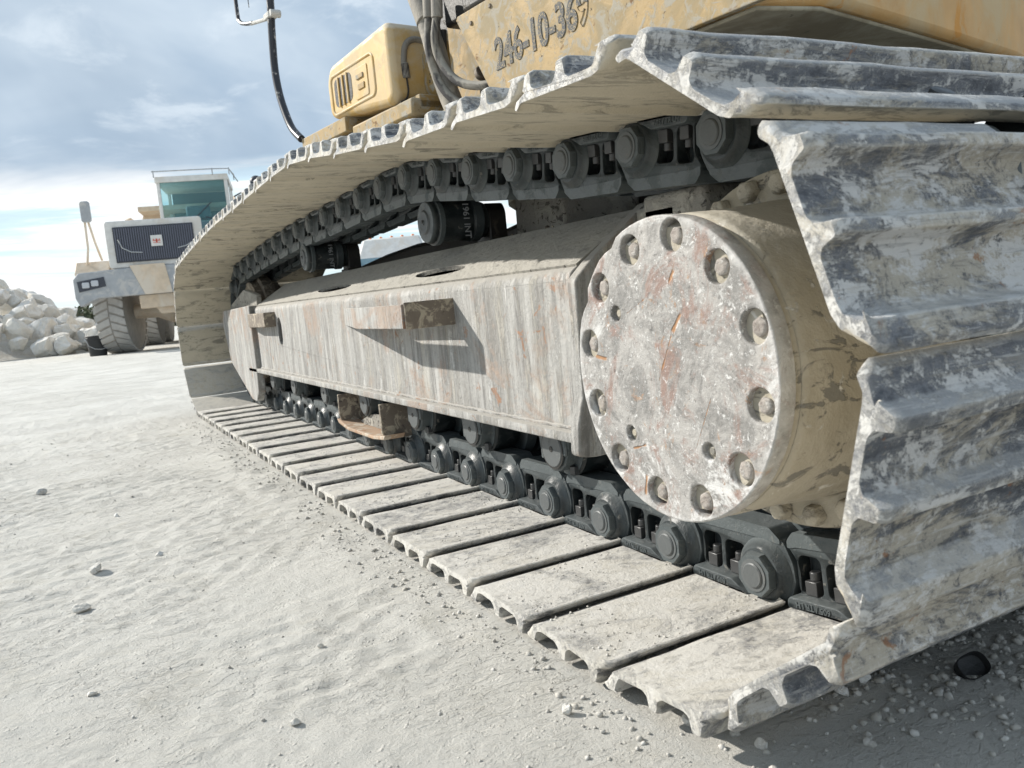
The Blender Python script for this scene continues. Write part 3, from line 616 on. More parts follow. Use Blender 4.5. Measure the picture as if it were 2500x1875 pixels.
# roller guard
b=MB()
gp=[(.832,.244),(.832,.150),(.846,.128),(.93,.128),(.96,.16),(.985,.244)]
gd=part('roller_guard',MB().prism(gp,2.500,2.512,'Y'),'brown',bev=.002)
sub('guard_plate',MB().prism([(.832,.244),(.830,.17),(.842,.128),(.93,.128),(.985,.244)],2.958,2.970,'Y'),'brown',gd,bev=.002)
b=MB().prism([(2.47,.148),(2.49,.130),(2.60,.121),(2.87,.121),(2.98,.137),(3.0,.152),(2.97,.150),(2.87,.133),(2.60,.133),(2.50,.142)],.829,.90,'X')
sub('guard_rail',b,'rusty',gd,bev=.003)
b=MB().prism([(2.53,.134),(2.95,.134),(2.80,.175),(2.66,.185)],.895,.905,'X'); sub('guard_web',b,'mud',gd)
# bottom rollers
def roller(dx,y,z=.224):
    D=T(dx,y,z)
    mb=MB(D).lathe([(-.125,.045),(-.120,.070),(-.118,.070),(-.112,.074),(-.045,.074),(-.038,.098),(-.010,.100),(.0,.06),(.010,.100),(.038,.098),(.045,.074),(.112,.074),(.118,.070),(.150,.070),(.165,.045)],(XC,0,0),'X',40)
    ro=part('track_roller',mb,'chain',ang=30)
    for sg in (-1,1):
        S=D@T(XC,0,0)@Matrix.Diagonal((sg,1,1,1)) if sg==1 else D@T(XC,0,0)
        e=MB(D@T(XC,0,0)@(Matrix.Diagonal((-sg,1,1,1)))) 
        e.prism([(-.062,.045),(-.062,.015),(-.056,-.012),(-.040,-.040),(-.018,-.055),(.012,-.058),(.040,-.042),(.058,-.012),(.062,.015),(.062,.045)],-.152,-.095,'X')
        e.prism([(-.058,.03),(-.058,-.016),(.048,-.034),(.048,.03)],-.157,-.150,'X')
        c=sub('end_collar',e,'chain',ro,bev=.004)
        e=MB(D@T(XC,0,0)@(Matrix.Diagonal((-sg,1,1,1)))).lathe([(-.1605,.0385),(-.158,.0405),(-.150,.0405)],(0,-.004,-.006),'X',32)
        sub('shaft_cap',e,'pin',ro)
        e=MB(D@T(XC,0,0)@(Matrix.Diagonal((-sg,1,1,1)))).lathe([(-.1583,.0405),(-.1583,.0445)],(0,-.004,-.006),'X',32,cap=False); sub('seal_groove',e,'dark',ro)
        e=MB(D@T(XC,0,0)@(Matrix.Diagonal((-sg,1,1,1)))).lathe([(-.1620,.006),(-.1600,.0065)],(0,-.004,-.006),'X',12); sub('grease_plug',e,'dark',ro)
        e=MB(D@T(XC,0,0)@(Matrix.Diagonal((-sg,1,1,1)))); 
        for yy in (-.035,.035): e.lathe([(-.062,.011),(-.045,.011)],(-.125,yy,.0),'Z',6)
        sub('mounting_bolts',e,'nut',ro)
RY_=[1.527,1.94,2.345,2.823,3.34,3.86,4.31]
for y_ in RY_: roller(0,y_)
# carrier rollers on top of the frame
def carrier(dx,y,z,mark):
    D=T(dx,y,z)
    mb=MB(D).lathe([(.925,.030),(.927,.056),(.935,.060),(.945,.0605),(.948,.066),(.962,.066),(.966,.057),(1.055,.057),(1.060,.061),(1.085,.061),(1.090,.055),(1.105,.050),(1.11,.03)],(0,0,0),'X',44)
    c=part('carrier_roller',mb,'chain',ang=30)
    sub('hub_cap',MB(D).lathe([(.9185,.0),(.9185,.006),(.921,.008),(.921,.030),(.9245,.034),(.93,.036)],(0,0,0),'X',32,cap=False),'pin',c,bev=0)
    sub('hub_bolt',MB(D).lathe([(.9165,.005),(.922,.006)],(0,.002,.002),'X',6),'dark',c)
    tm=text('1961 INT',.026,.0006)
    sub('chalk_mark',tm,'chalk',c,T(dx+1.03,y-.0577,z-.004)@RX(R(88))@RZ(R(-90)))
    b=MB(D).prism(fil([(-.045,-.20),(.045,-.20),(.045,.02),(.028,.045),(-.028,.045),(-.045,.02)],.01,2),1.108,1.165,'X')
    b.box((1.10,-.05,-.075),(1.175,.05,-.062)); sub('support_bracket',b,'dark',c,bev=.004)
    b=MB(D).box((1.02,-.045,-.17),(1.13,.045,-.092)); sub('mounting_block',b,'mud',c,bev=.006)
carrier(0,2.20,.777,1); carrier(0,3.57,.785,1)
# idler wheel
for dx in (0,2.74):
    mb=MB(T(dx,YI,.453)).lathe([(-.085,.05),(-.085,.09),(-.075,.10),(-.06,.24),(-.075,.275),(-.075,.296),(-.035,.300),(-.03,.325),(.03,.325),(.035,.300),(.075,.296),(.075,.275),(.06,.24),(.075,.10),(.085,.09),(.085,.05)],(XC,0,0),'X',56)
    idl=part('idler_wheel',mb,'brown')
    sub('idler_hub',MB(T(dx,YI,.453)).lathe([(-.13,.05),(-.12,.06),(-.085,.065)],(XC,0,0),'X',32),'mud',idl)
# final drive ------------------------------------------------------
CY,CZ=.882,.441
DR=T(0,CY,CZ)
mb=MB(DR).lathe([(.732,.2035),(.735,.2065),(.742,.2075),(.80,.209),(.86,.214),(.915,.219),(.922,.262),(.935,.266),(.962,.266),(.965,.22),(1.12,.22)],(0,0,0),'X',72)
fd=part('final_drive',mb,'drum',ang=40)
outl=circ(0,0,.2065,72)
# worn notches on the rim
def notch(p,a,w,dp):
    ang=math.atan2(p[1],p[0]); dd=abs((ang-a+math.pi)%(2*math.pi)-math.pi); k=max(0,1-(dd/w)**2); return (p[0]*(1-dp*k),p[1]*(1-dp*k))
outl=[notch(notch(p,R(29),.09,.045),R(58),.06,.05) for p in outl]
bolts=[]
for k in range(12):
    if k in (): continue
    a=R(15+30*k-4); rb_=.178+.003*math.sin(k*2.7); bolts.append((rb_*math.cos(a),rb_*math.sin(a)))
small=[(.128*math.cos(R(a)),.128*math.sin(R(a))) for a in (38,-48,-128)]
holes=[circ(y,z,.0215,28) for y,z in bolts]+[circ(y,z,.0115,16) for y,z in small]
me=plate(outl,holes,.026,.0025)
# dent the plate a little
for v in me.vertices:
    v.co.x+=.0010*mnoise.noise(Vector((v.co.y*22,v.co.z*22,0)))
cv=part('cover_plate',me,'cover',T(.708,CY,CZ),ang=45,label='scratched and rust stained round cover plate')
cv.parent=ex
back=MB(DR).lathe([(.7045,.19),(.733,.2030)],(0,0,0),'X',64); sub('pocket_floor',back,'drum',fd)
HB=MB().lathe([(0,.0095),(.003,.0122),(.014,.0128)],(.6985,0,0),'X',6,R(10)).data('cover_bolt','bolthead',30)
HP=MB().lathe([(0,.0045),(.003,.0075),(.006,.0085)],(.7005,0,0),'X',20).data('plug','drum')
for k,(y,z) in enumerate(bolts):
    o=link('cover_bolt',HB,cv,T(-.708+.0015*math.sin(k*3.1),y-.002,z-.001)@RX(k*.7)@Matrix.Diagonal((1,1+.08*math.sin(k*1.9),1-.06*math.sin(k*2.3),1)),bev=.0022)
for y,z in small: link('plug',HP,cv,T(-.708,y,z))
# flange bolts around the drum, clotted with mud
FB=MB().lathe([(0,.011),(.003,.016),(.02,.018)],(.899,0,0),'X',6)
for v in range(len(FB.v)):
    x,y,z=FB.v[v]; n=mnoise.noise(Vector((x*50,y*60,z*60))); FB.v[v]=(x+n*.002,y*(1+n*.1),z*(1+n*.1))
FBm=FB.data('flange_bolt','lump',60)
for k in range(24):
    a=R(k*15+4); o=link('flange_bolt',FBm,fd,T(0,.242*math.cos(a),.242*math.sin(a))); o.matrix_basis=fd.matrix_basis.inverted()@EI@DR@T(0,.242*math.cos(a),.242*math.sin(a)); b_=o.modifiers.new('bevel','BEVEL'); b_.width=.004; b_.segments=2
# sprocket
sp=[];NT_=21
for k in range(NT_*6):
    a=2*math.pi*k/(NT_*6); ph=k%6; r=(.325,.325,.342,.362,.362,.342)[ph]; r=(.288,.286,.300,.318,.318,.300)[ph]; sp.append((r*math.cos(a),r*math.sin(a)))
for dx in (0,2.74):
    mb=MB(T(dx,.850,.412)); me=plate(sp,[],.05,.003); mb.mesh(me,T(XC,0,0)); bpy.data.meshes.remove(me); mb.lathe([(.98,.28),(1.01,.29),(1.07,.29),(1.10,.28)],(0,0,0),'X',48)
    part('sprocket',mb,'chain',ang=30)
# bracket and mud bits between the frame end and the drive
b=MB().box((1.0,1.20,.62),(1.10,1.34,.70)); b.box((1.0,1.12,.66),(1.3,1.30,.72)); part('motor_mount',b,'mud',bev=.01)
b=MB().prism([(1.90,.64),(2.17,.70),(2.165,.86),(1.88,.86)],1.20,1.45,'X'); part('frame_gusset',b,'mud',bev=.01)
b=MB().prism([(5.3,.70),(5.44,.745),(4.5,.765),(4.01,.80),(3.60,.815),(3.2,.81),(2.9,.79),(2.72,.79),(2.35,.83),(1.6,.79),(1.6,.5),(4.5,.5)],1.45,2.0,'X'); part('centre_leg',b,'dark',bev=.02)
b=MB().prism([(1.10,.66),(1.35,.66),(1.22,.78),(1.02,.78),(.95,.73)],1.12,1.15,'X'); part('motor_bracket',b,'dark',bev=.004)
# car body between the tracks
b=MB()
b.prism([(1.22,.50),(1.22,.60),(1.75,.80),(2.3,.92),(2.9,.92),(3.1,.92),(3.5,.80),(3.95,.62),(3.95,.50),(3.0,.42),(1.8,.42)],1.95,3.75,'Y')
cb=part('car_body',b,'belly',bev=.03)
b=MB(); 
for (ya,yb) in ((1.62,2.3),(3.6,4.3)):
    for xa,xb,s in ((1.21,2.2,1),(3.9,2.9,-1)):
        P=[(xa,ya,.50),(xa,ya+.35,.50),(xb,2.3,.45),(xb,2.0,.45)] if ya<3 else [(xa,yb-.35,.50),(xa,yb,.50),(xb,3.7,.45),(xb,3.4,.45)]
        Q=[(x,y,z+(.16 if abs(x-xa)<.01 else .40)) for x,y,z in P]; b.add(P+Q,[(3,2,1,0),(4,5,6,7),(0,1,5,4),(1,2,6,5),(2,3,7,6),(3,0,4,7)])
sub('frame_leg',b,'dark',cb,bev=.02)
sub('swing_ring',MB(T(2.42,2.85,0)).lathe([(.90,.72),(.93,.76),(1.19,.76),(1.20,.7)],(0,0,0),'Z',64),'belly',cb)
# mud heap caked on the far edge of the frame deck
rn=random.Random(3); itm=[]
for _ in range(1600):
    y=rn.uniform(1.35,2.05); x=1.15+rn.gauss(0,.04); itm.append((x,y,.66+.05*rn.random(),.004+.010*rn.random()**2,rn.uniform(0,6)))
cl=part('mud_clods',instances_mesh('mud_clods',itm,TINY,'brown'),None); cl['kind']='stuff'
# ---------------------------------------------------------------- upper structure (house), slewed a little
HA=R(7.6); HM=T(1.54,1.49,0)@RZ(HA)      # local: x=u to the right, y=v away, z up
# side panel with the stencilled number
me=plate([(-.02,1.19),(1.085,1.19),(1.295,1.537),(1.285,1.548),(-.02,1.545)],[],.02,.003)
pn=part('side_panel',me,'yellow',HM@T(.01,0,0),ang=40,label='dusty yellow side panel stencilled 246-10-369')
tm=text('246-10-369',.140,.0012,.74,.026)
# stencil bridges
st=sub('stencil_number',tm,'stencil',pn,HM@T(-.0015,.835,1.358)@RX(R(-1.5))@Matrix(((0,0,-1,0),(-1,0,0,0),(0,1,0,0),(0,0,0,1))))
for v_,z_ in ((.20,1.52),(.62,1.52),(1.08,1.52),(1.20,1.50),(1.05,1.23),(.5,1.225)): sub('panel_bolt',MB(HM).lathe([(-.006,.006),(-.003,.008),(0,.008)],(0,v_,z_),'X',6),'brown',pn)
# counterweight: curved rear, orange
cwp=[]
b=MB(HM); b.prism(fil([(.03,.12),(.215,-.055),(.8,-.01),(1.45,.05),(2.0,.16),(2.5,.34),(2.8,.62),(2.8,.9),(.03,.9)],.03,3),1.19,1.85,'Z'); part('counterweight',b,'orange',bev=.02)
b=MB(HM); b.box((.03,.82,1.19),(2.84,3.1,1.27)); b.prism([(.021,.03),(.20,-.03),(.8,.02),(1.45,.08),(2.0,.2),(2.75,.65),(2.75,1.08),(.021,1.08)],1.178,1.189,'Z'); part('belly_plate',b,'belly',bev=.004)
b=MB(HM); b.box((.05,.84,1.56),(2.8,1.45,2.1)); b.box((.3,1.2,1.28),(2.8,1.9,1.9)); b.box((.012,.2,1.555),(.04,1.27,1.85)); part('engine_housing',b,'dark',bev=.02)  # black colour stands in for the shadow gap above the side panel
# pipes and hoses in the bay beyond the panel
def hp(u,v,z): return (u,v,z)
b=MB(HM).tube(cr([hp(.03,1.60,1.78),hp(.02,1.545,1.68),hp(.02,1.50,1.55),hp(.02,1.455,1.40),hp(.03,1.41,1.27),hp(.05,1.36,1.15)]),.041,18); pp=part('hydraulic_pipe',b,'grey_pipe')
sub('pipe_collar',MB(HM).tube([hp(.022,1.575,1.74),hp(.02,1.51,1.60)],.048,18),'grey_pipe',pp,bev=.002)
for (off,r,mt,pts) in ((0,.017,'hose',[(-.02,1.43,1.62),(-.03,1.445,1.50),(-.02,1.44,1.40),(0,1.40,1.31),(.03,1.33,1.25),(.06,1.22,1.24)]),
                (0,.016,'hose',[(-.02,1.375,1.60),(-.03,1.40,1.50),(-.02,1.39,1.42),(0,1.33,1.34),(.03,1.24,1.30),(.08,1.12,1.29)]),
                (0,.012,'hose',[(.05,1.46,1.56),(.05,1.47,1.42),(.06,1.44,1.31),(.1,1.34,1.22)])):
    h=part('hydraulic_hose',MB(HM).tube(cr([hp(*p) for p in pts]),r,14),mt)
    if r>.0125:
        p0=Vector(pts[0]); p1=Vector(pts[0])+ (Vector(pts[1])-Vector(pts[0]))*.28
        sub('hose_fitting',MB(HM).tube([tuple(p0+Vector((0,0,.05))),tuple(p1)],r*1.35,14),'grey_pipe',h,bev=.002)
b=MB(HM).tube(cr([hp(.10,1.31,1.52),hp(.09,1.30,1.45),hp(.09,1.27,1.37)]),.016,16); pp=part('fuel_pipe',b,'yellow')
sub('pipe_flange',MB(HM@T(.09,1.262,1.35)@RX(R(70))).prism(rrect(-.05,-.025,.05,.025,.02),-.01,.01,'Z'),'brown',pp,bev=.003)
b=MB(HM); b.box((.16,1.2,1.24),(.20,1.6,1.62)); part('pump_bay_wall',b,'yellow')
b=MB(HM); b.box((.14,1.15,1.20),(.5,1.55,1.27)); b.lathe([(-.03,.05),(.03,.05)],(.12,1.27,1.30),'X',20); part('pump',b,'dark',bev=.006)
# rounded hood box with grille opening
hp_=fil([(2.43,1.435),(2.435,1.60),(2.385,1.668),(1.83,1.700),(1.80,1.67),(1.80,1.40),(1.84,1.368)],.045,6)
b=MB(HM).prism(hp_,0.0,.62,'X'); hd=part('hood',b,'hood',bev=.028,seg=4,label='rounded dusty yellow hood with a slotted vent')
for q in (0,1,2): pass
b=MB(HM)
b.prism(rrect(2.17,1.468,2.35,1.592,.03,5),-.0015,.006,'X'); sub('vent_opening',b,'dark',hd)
b=MB(HM)
for k in range(3): b.box((-.008,2.205+k*.045,1.464),(.004,2.216+k*.045,1.595))
sub('vent_bars',b,'hood',hd,bev=.002)
b=MB(HM).prism(rrect(2.01,1.455,2.14,1.585,.01,3),-.004,.006,'X'); sub('latch_plate',b,'hood',hd,bev=.002)
b=MB(HM).box((-.010,2.045,1.535),(0,2.11,1.555)); b.box((-.009,2.04,1.49),(0.0,2.10,1.515)); sub('latch',b,'yellow',hd,bev=.002)
# rib pressed around the vent
rb=rrect(1.95,1.44,2.38,1.612,.03,5); rb=rb+[rb[0]]
sub('pressed_rib',MB(HM).tube([(0.0,y,z) for y,z in rb],.006,8),'hood',hd)
b=MB(HM).prism(rrect(.15,1.36,.40,1.62,.07,6),1.70,1.83,'Y'); bx=part('filter_housing',b,'yellow',bev=.02,seg=3)
b=MB(HM).tube(cr([(.20,1.80,1.62),(.12,1.80,1.63),(.075,1.80,1.60),(.06,1.80,1.53),(.065,1.80,1.50)]),.013,12); bb=part('cable_conduit',b,'grey_pipe')
sub('conduit_grip',MB(HM).tube([(.063,1.80,1.53),(.066,1.80,1.47)],.017,12),'hose',bb,bev=.002)
sub('cable',MB(HM).tube(cr([(.066,1.80,1.48),(.066,1.795,1.42),(.05,1.79,1.385),(.02,1.79,1.37)]),.004,8),'dark',bb)
# platform the hood stands on, with the tail box
b=MB(HM); b.prism([(.0,2.80),(.0,2.28),(.42,2.28),(.42,1.72),(.75,1.72),(.75,2.80)],1.352,1.418,'Z'); pf=part('platform',b,'yellow',bev=.004)
b=MB(HM); b.box((.02,1.70,1.30),(.5,2.26,1.37)); b.box((.03,2.0,1.30),(.6,2.75,1.35)); sub('platform_underside',b,'yellow',pf,bev=.01)
b=MB(HM); b.box((.06,1.70,1.33),(.32,1.80,1.385)); b.prism([(.30,1.30),(.46,1.30),(.43,1.40),(.33,1.40)],1.62,1.72,'Y'); part('step_box',b,'yellow',bev=.004)
# handrail with mirror bracket
b=MB(HM).tube(cr([(0,2.80,1.42),(0,2.90,1.49),(0,2.965,1.58),(0,3.02,1.70),(0,3.04,1.83),(0,3.02,2.0),(0,2.99,2.15),(0,2.97,2.4)]),.0195,14); rl=part('handrail',b,'pole')
b=MB(HM); b.box((-.025,2.975,2.07),(.025,3.05,2.10)); b.lathe([(-.02,.02),(.035,.02)],(0,2.965,2.085),'X',12); sub('rail_clamp',b,'galv',rl,bev=.004)
b=MB(HM).tube([(0,3.05,2.085),(0,3.30,2.135)],.010,10); sub('clamp_rod',b,'galv',rl)
b=MB(HM).tube(cr([(0,3.27,2.13),(0,3.40,2.165),(0,3.47,2.20),(0,3.49,2.26),(0,3.49,2.6)]),.011,10); sub('mirror_arm',b,'pole',rl)
b=MB(HM).tube([(0,3.30,2.22),(0,3.31,2.5)],[.002,.005],6); sub('antenna',b,'pole',rl)
# crumbs of dust lying on the bottom shoes
rn=random.Random(11); itc=[]
for _ in range(7000):
    y=rn.uniform(.74,4.4); x=.60+.33*rn.random()
    k_=(y-.915)/PITCH%1.0
    if k_<.06 or k_>.94: continue
    if mnoise.noise(Vector((x*7,y*7,0)))+.3*mnoise.noise(Vector((x*25,y*25,4)))<.02+.25*rn.random()-.1: continue
    s=.0008+.0030*rn.random()**3; itc.append((x,y,.040+s*.25,s,rn.uniform(0,6)))
tag(link('dust_crumbs',instances_mesh('dust_crumbs',itc,TINY,'pebble')),'pale dust crumbs lying on the flat lower track shoes','dust crumbs',kind='stuff')
# ---------------------------------------------------------------- other things
def tparts(root):
    def P(name,mb,mat,parent=None,bev=0,ang=35,label=None,m=None):
        me=mb.data(name,mat,ang) if isinstance(mb,MB) else mb
        if not isinstance(mb,MB):
            if not me.materials: me.materials.append(M[mat])
        o=link(name,me,parent or root,m,bev)
        if label: o['label']=label
        return o
    return P
# dump truck, local: x right as seen, y away (rear), z up, origin under the grille centre
dt=tag(empty('dump_truck',T(1.72,17.6,0)@RZ(R(-13))),'white and tan articulated dump truck parked facing the camera behind the track','dump truck')
P=tparts(dt)
hx_=.88
b=MB().prism(rrect(-hx_,1.66,hx_,2.56,.05,3),0,.10,'Y'); b.prism([(-hx_+.02,1.70),(hx_-.02,1.70),(hx_-.1,2.52),(-hx_+.1,2.52)],.1,1.9,'Y'); hood=P('hood',b,'twhite',bev=.02)
g1=P('grille',MB().box((-.74,-.035,1.76),(.72,.0,2.44)),'tdark',hood,bev=.01)
b=MB()
for k in range(34):
    x=-.70+1.38*k/33; b.box((x-.009,-.055,1.79),(x+.009,-.03,2.41))
P('grille_slats',b,'tslat',g1)
b=MB().tube([(-.66,-.065,2.2),(-.60,-.065,2.04),(-.45,-.065,1.95),(-.25,-.065,1.93)],.012,6); P('grille_hose',b,'tgrey',g1); b=MB().tube([(.68,-.065,2.06),(.55,-.065,2.0),(.40,-.065,1.97)],.012,6); P('grille_hose',b,'tgrey',g1)
bd=P('emblem',MB().box((-.07,-.085,2.03),(.14,-.06,2.24)),'twhite',g1,bev=.005)
b=MB()
for (x0,z0,x1,z1) in ((-.035,2.125,.105,2.14),(-.035,2.09,.105,2.10),(.02,2.10,.05,2.17),(-.03,2.145,-.005,2.165),(.075,2.145,.10,2.165)): b.box((x0,-.089,z0),(x1,-.085,z1))
P('emblem_mark',b,'red',bd)
P('side_louvre',MB().box((.80,.5,2.05),(.905,.95,2.22)),'tdark',hood)
# cab
cab=MB(); cx0,cx1,cy0,cy1,cz0,cz1=.02,1.42,1.1,2.9,2.40,3.52
for x in (cx0,cx1-.07):
    for y in (cy0,cy1-.07): cab.box((x,y,cz0),(x+.07,y+.07,cz1-.1))
cab.box((cx0,cy0,cz0-.9),(cx1,cy1,cz0+.02)); cab.box((cx0-.02,cy0-.03,cz1-.12),(cx1+.02,cy1,cz1)); cab.box((cx1-.07,2.0,cz0),(cx1,2.07,cz1))
cab=P('cab',cab,'twhite',bev=.015)
ws=P('windscreen',MB().box((cx0+.07,cy0+.02,cz0+.02),(cx1-.07,cy0+.035,cz1-.12)),'tglass',cab)
P('wiper',MB().tube([(1.05,cy0-.01,2.95),(.72,cy0-.01,2.66)],.012,6).tube([(1.2,cy0-.01,2.55),(.9,cy0-.01,2.66)],.012,6),'tdark',ws)
P('side_window',MB().box((cx1-.03,cy0+.09,cz0+.12),(cx1-.015,1.98,cz1-.14)),'tglass',cab); P('side_window',MB().box((cx1-.03,2.09,cz0+.12),(cx1-.015,cy1-.09,cz1-.14)),'tglass',cab)
b=MB().box((cx0+.1,cy1-.10,cz0),(cx1-.1,cy1-.06,cz0+.50)); b.box((cx0+.1,cy1-.10,cz1-.45),(cx1-.1,cy1-.06,cz1-.13)); P('rear_panel',b,'tint',cab)
P('rear_window',MB().box((cx0+.1,cy1-.09,cz0+.50),(cx1-.1,cy1-.08,cz1-.45)),'tglass',cab)
b=MB().box((.45,1.9,2.4),(.95,2.1,3.0)); P('seat',b,'tint',cab,bev=.05)
b=MB().lathe([(0,.20),(.03,.22),(.05,.20)],(.7,1.5,2.62),'Z',20,cap=False); P('steering_wheel',b,'tdark',cab)
P('dashboard',MB().lathe([(0,.62),(.18,.5),(.25,.2),(.26,.0)],(.72,1.45,2.36),'Z',24),'tint',cab)
rl_=MB().tube([(cx0-.05,cy0-.06,cz1+.10),(1.15,cy0-.06,cz1+.10),(cx1+.06,cy0,cz1+.10),(cx1+.12,1.9,cz1+.08)],.012,6)
for x,y in ((0,1.05),(1.15,1.05),(1.48,1.1),(1.53,1.9)): rl_.tube([(x,y,cz1-.02),(x,y,cz1+.12)],.012,6)
rl_.tube([(1.48,1.1,cz1+.1),(1.62,1.5,cz1-.12)],.012,6)
P('roof_rail',rl_,'tgrey',cab)
# bumper, lamps, fenders
b=MB().prism([(-1.55,1.50),(-1.45,1.62),(-.55,1.66),(1.5,1.66),(1.5,1.12),(-.55,1.12),(-1.15,1.12),(-1.48,.98),(-1.55,1.15)],-.06,.22,'Y'); bm_=P('bumper',b,'tgrey',bev=.02)
P('centre_guard',MB().prism([(-.52,1.70),(.12,1.70),(.20,1.12),(-.30,1.12)],-.09,-.05,'Y'),'ttan',bm_,bev=.01)
P('lamp_recess',MB().prism([(-1.46,1.26),(-.98,1.34),(-1.0,1.52),(-1.48,1.46)],-.075,-.05,'Y'),'tdark',bm_)
for x,z in ((-1.17,1.41),(-1.33,1.385)): P('headlight',MB().prism(rrect(x-.065,z-.055,x+.065,z+.055,.02,3),-.10,-.07,'Y'),'tlamp',bm_,bev=.008)
for s in (-1,1):
    b=MB(); a=[(.0,1.62),(.25,1.84),(1.75,1.90),(2.1,1.70),(2.1,1.62),(1.7,1.78),(.3,1.74),(.05,1.55)]
    b.prism(a,.90*s if s>0 else -1.52,1.52 if s>0 else -.90,'X'); P('fender',b,'ttan',bev=.02)
# mirror
b=MB().tube([(-1.32,.2,1.7),(-1.24,.15,2.1),(-1.22,.12,2.75)],.022,8).tube([(-1.05,.3,1.85),(-1.12,.25,2.2),(-1.2,.15,2.78)],.022,8); ma=P('mirror_arm',b,'ttan')
P('mirror',MB().prism(rrect(-1.27,2.58,-1.09,2.98,.05,4),.06,.13,'Y'),'tgrey',ma,bev=.02)
P('round_mirror',MB().lathe([(-.02,.10),(.02,.13),(.03,.12)],(2.0,1.3,3.35),'Y',20),'tdark',ma)
P('round_mirror_stay',MB().tube([(1.5,1.6,3.1),(2.0,1.34,3.3)],.015,6),'tdark',ma)
# chassis
b=MB().box((-.45,.1,.85),(.45,6.2,1.12)); b.prism([(-.35,1.12),(.5,1.12),(.3,.72),(-.1,.72)],.2,.7,'Y'); b.lathe([(-1.0,.13),(-.3,.16),(0,.3),(.3,.16),(1.0,.13)],(0,1.15,.82),'X',20); P('axle_frame',b,'ttan',bev=.02)
b=MB().lathe([(0,.12),(1.0,.14)],(.35,.3,.95),'Y',16); P('air_tank',b,'ttan')
# wheels with chevron tread
def wheel(x,y,rad,wd,turn=0):
    m=T(x,y,rad)@RZ(turn)
    tb=MB().lathe([(-wd/2,rad*.55),(-wd/2-.01,rad*.8),(-wd/2+.03,rad*.965),(-wd/2+.09,rad*.980),(wd/2-.09,rad*.980),(wd/2-.03,rad*.965),(wd/2+.01,rad*.8),(wd/2,rad*.55)],(0,0,0),'X',48)
    w_=P('wheel',tb,'tyreside',m=m)
    tr=MB(); nl=30
    for k in range(nl):
        for s in (-1,1):
            pts=[]
            for (xx,da) in ((0.012,0),(wd*.22,.05),(wd*.50,.14)):
                pts.append((s*xx,da))
            for j in range(2):
                (xa,aa),(xb,ab)=pts[j],pts[j+1]; a0=2*math.pi*(k+(.5 if s>0 else 0))/nl; wda=.078
                q=[]
                for rr in (rad*.95,rad):
                    for (xx,a_) in ((xa,a0+aa-wda),(xb,a0+ab-wda),(xb,a0+ab+wda),(xa,a0+aa+wda)): q.append((xx,rr*math.cos(a_),rr*math.sin(a_)))
                tr.add(q,[(0,1,2,3),(7,6,5,4),(0,4,5,1),(1,5,6,2),(2,6,7,3),(3,7,4,0)])
    P('tread',tr,'tyre',w_)
    P('rim',MB().lathe([(-wd/2+.04,rad*.2),(-wd/2+.02,rad*.5),(-wd/2,rad*.56),(wd/2,rad*.56),(wd/2-.02,rad*.5),(wd/2-.10,rad*.42),(wd/2-.06,rad*.2)],(0,0,0),'X',32),'ttan',w_)
for x,y in ((-1.0,1.15),(1.15,1.15)): wheel(x,y,.83,.56,R(-6))
for y in (5.3,7.0):
    for x in (-1.1,1.1): wheel(x,y,.83,.56)
b=MB(); b.prism([(3.3,1.9),(2.9,2.9),(3.4,3.0),(8.6,2.9),(9.2,2.6),(7.8,1.5),(4.6,1.35)],-.95,-.90,'X'); b.prism([(3.3,1.9),(2.9,3.2),(3.4,3.35),(8.6,2.9),(9.2,2.6),(7.8,1.5),(4.6,1.35)],1.40,1.45,'X')
b.prism([(-.9,1.9),(1.4,1.9),(1.4,3.05),(-.55,3.05)],3.0,3.1,'Y'); b.box((-.9,3.4,1.4),(1.4,8.5,1.5)); b.prism([(2.2,2.98),(3.1,2.95),(3.1,3.05),(2.2,3.08)],-.55,1.4,'X'); P('tipper_body',b,'ttan',bev=.02)
# pickup
pk=tag(empty('pickup_truck',T(7.5,20.2,0)@RZ(R(-24))),'white pickup truck with amber roof lights seen through the gap under the upper track','pickup truck')
P=tparts(pk)
side=[(-1.9,.55),(-1.95,1.20),(-1.7,1.36),(-.35,1.44),(.05,1.50),(1.9,1.50),(1.95,1.42),(3.6,1.42),(3.65,.6)]
b=MB().prism(side,-1.0,1.0,'X'); bo=P('body',b,'twhite',bev=.06)
b=MB(); 
A=[(-.86,.62),(.86,.62)]
b.add([(-.95,-.1,1.44),(.95,-.1,1.44),(.95,1.9,1.46),(-.95,1.9,1.46),(-.74,.60,2.19),(.74,.60,2.19),(.74,1.75,2.20),(-.74,1.75,2.20)],[(0,1,5,4),(1,2,6,5),(2,3,7,6),(3,0,4,7),(4,5,6,7),(3,2,1,0)]); ca=P('cab',b,'twhite',bev=.05)
P('windscreen',MB().add([(-.88,-.045,1.49),(.88,-.045,1.49),(.70,.575,2.09),(-.70,.575,2.09),(-.88,-.06,1.50),(.88,-.06,1.50),(.70,.555,2.10),(-.70,.555,2.10)],[(3,2,1,0),(4,5,6,7),(0,1,5,4),(1,2,6,5),(2,3,7,6),(3,0,4,7)]),'pglass',ca)
for x in (-.86,.86): P('side_window',MB().add([(x*1.08,.1,1.5),(x*1.08,1.7,1.5),(x*.90,1.6,2.07),(x*.90,.66,2.07),(x*1.05,.1,1.5),(x*1.05,1.7,1.5),(x*.88,1.6,2.07),(x*.88,.66,2.07)],[(0,1,2,3),(7,6,5,4),(0,4,5,1),(1,5,6,2),(2,6,7,3),(3,7,4,0)]),'pglass',ca)
for k in range(5): P('marker_light',MB().lathe([(0,.045),(.03,.035),(.045,.0)],(-.56+.28*k,.72,2.195),'Z',10,cap=False),'amber',ca)
P('grille',MB().box((-.7,-1.98,.85),(.7,-1.93,1.15)),'tdark',bo,bev=.02)
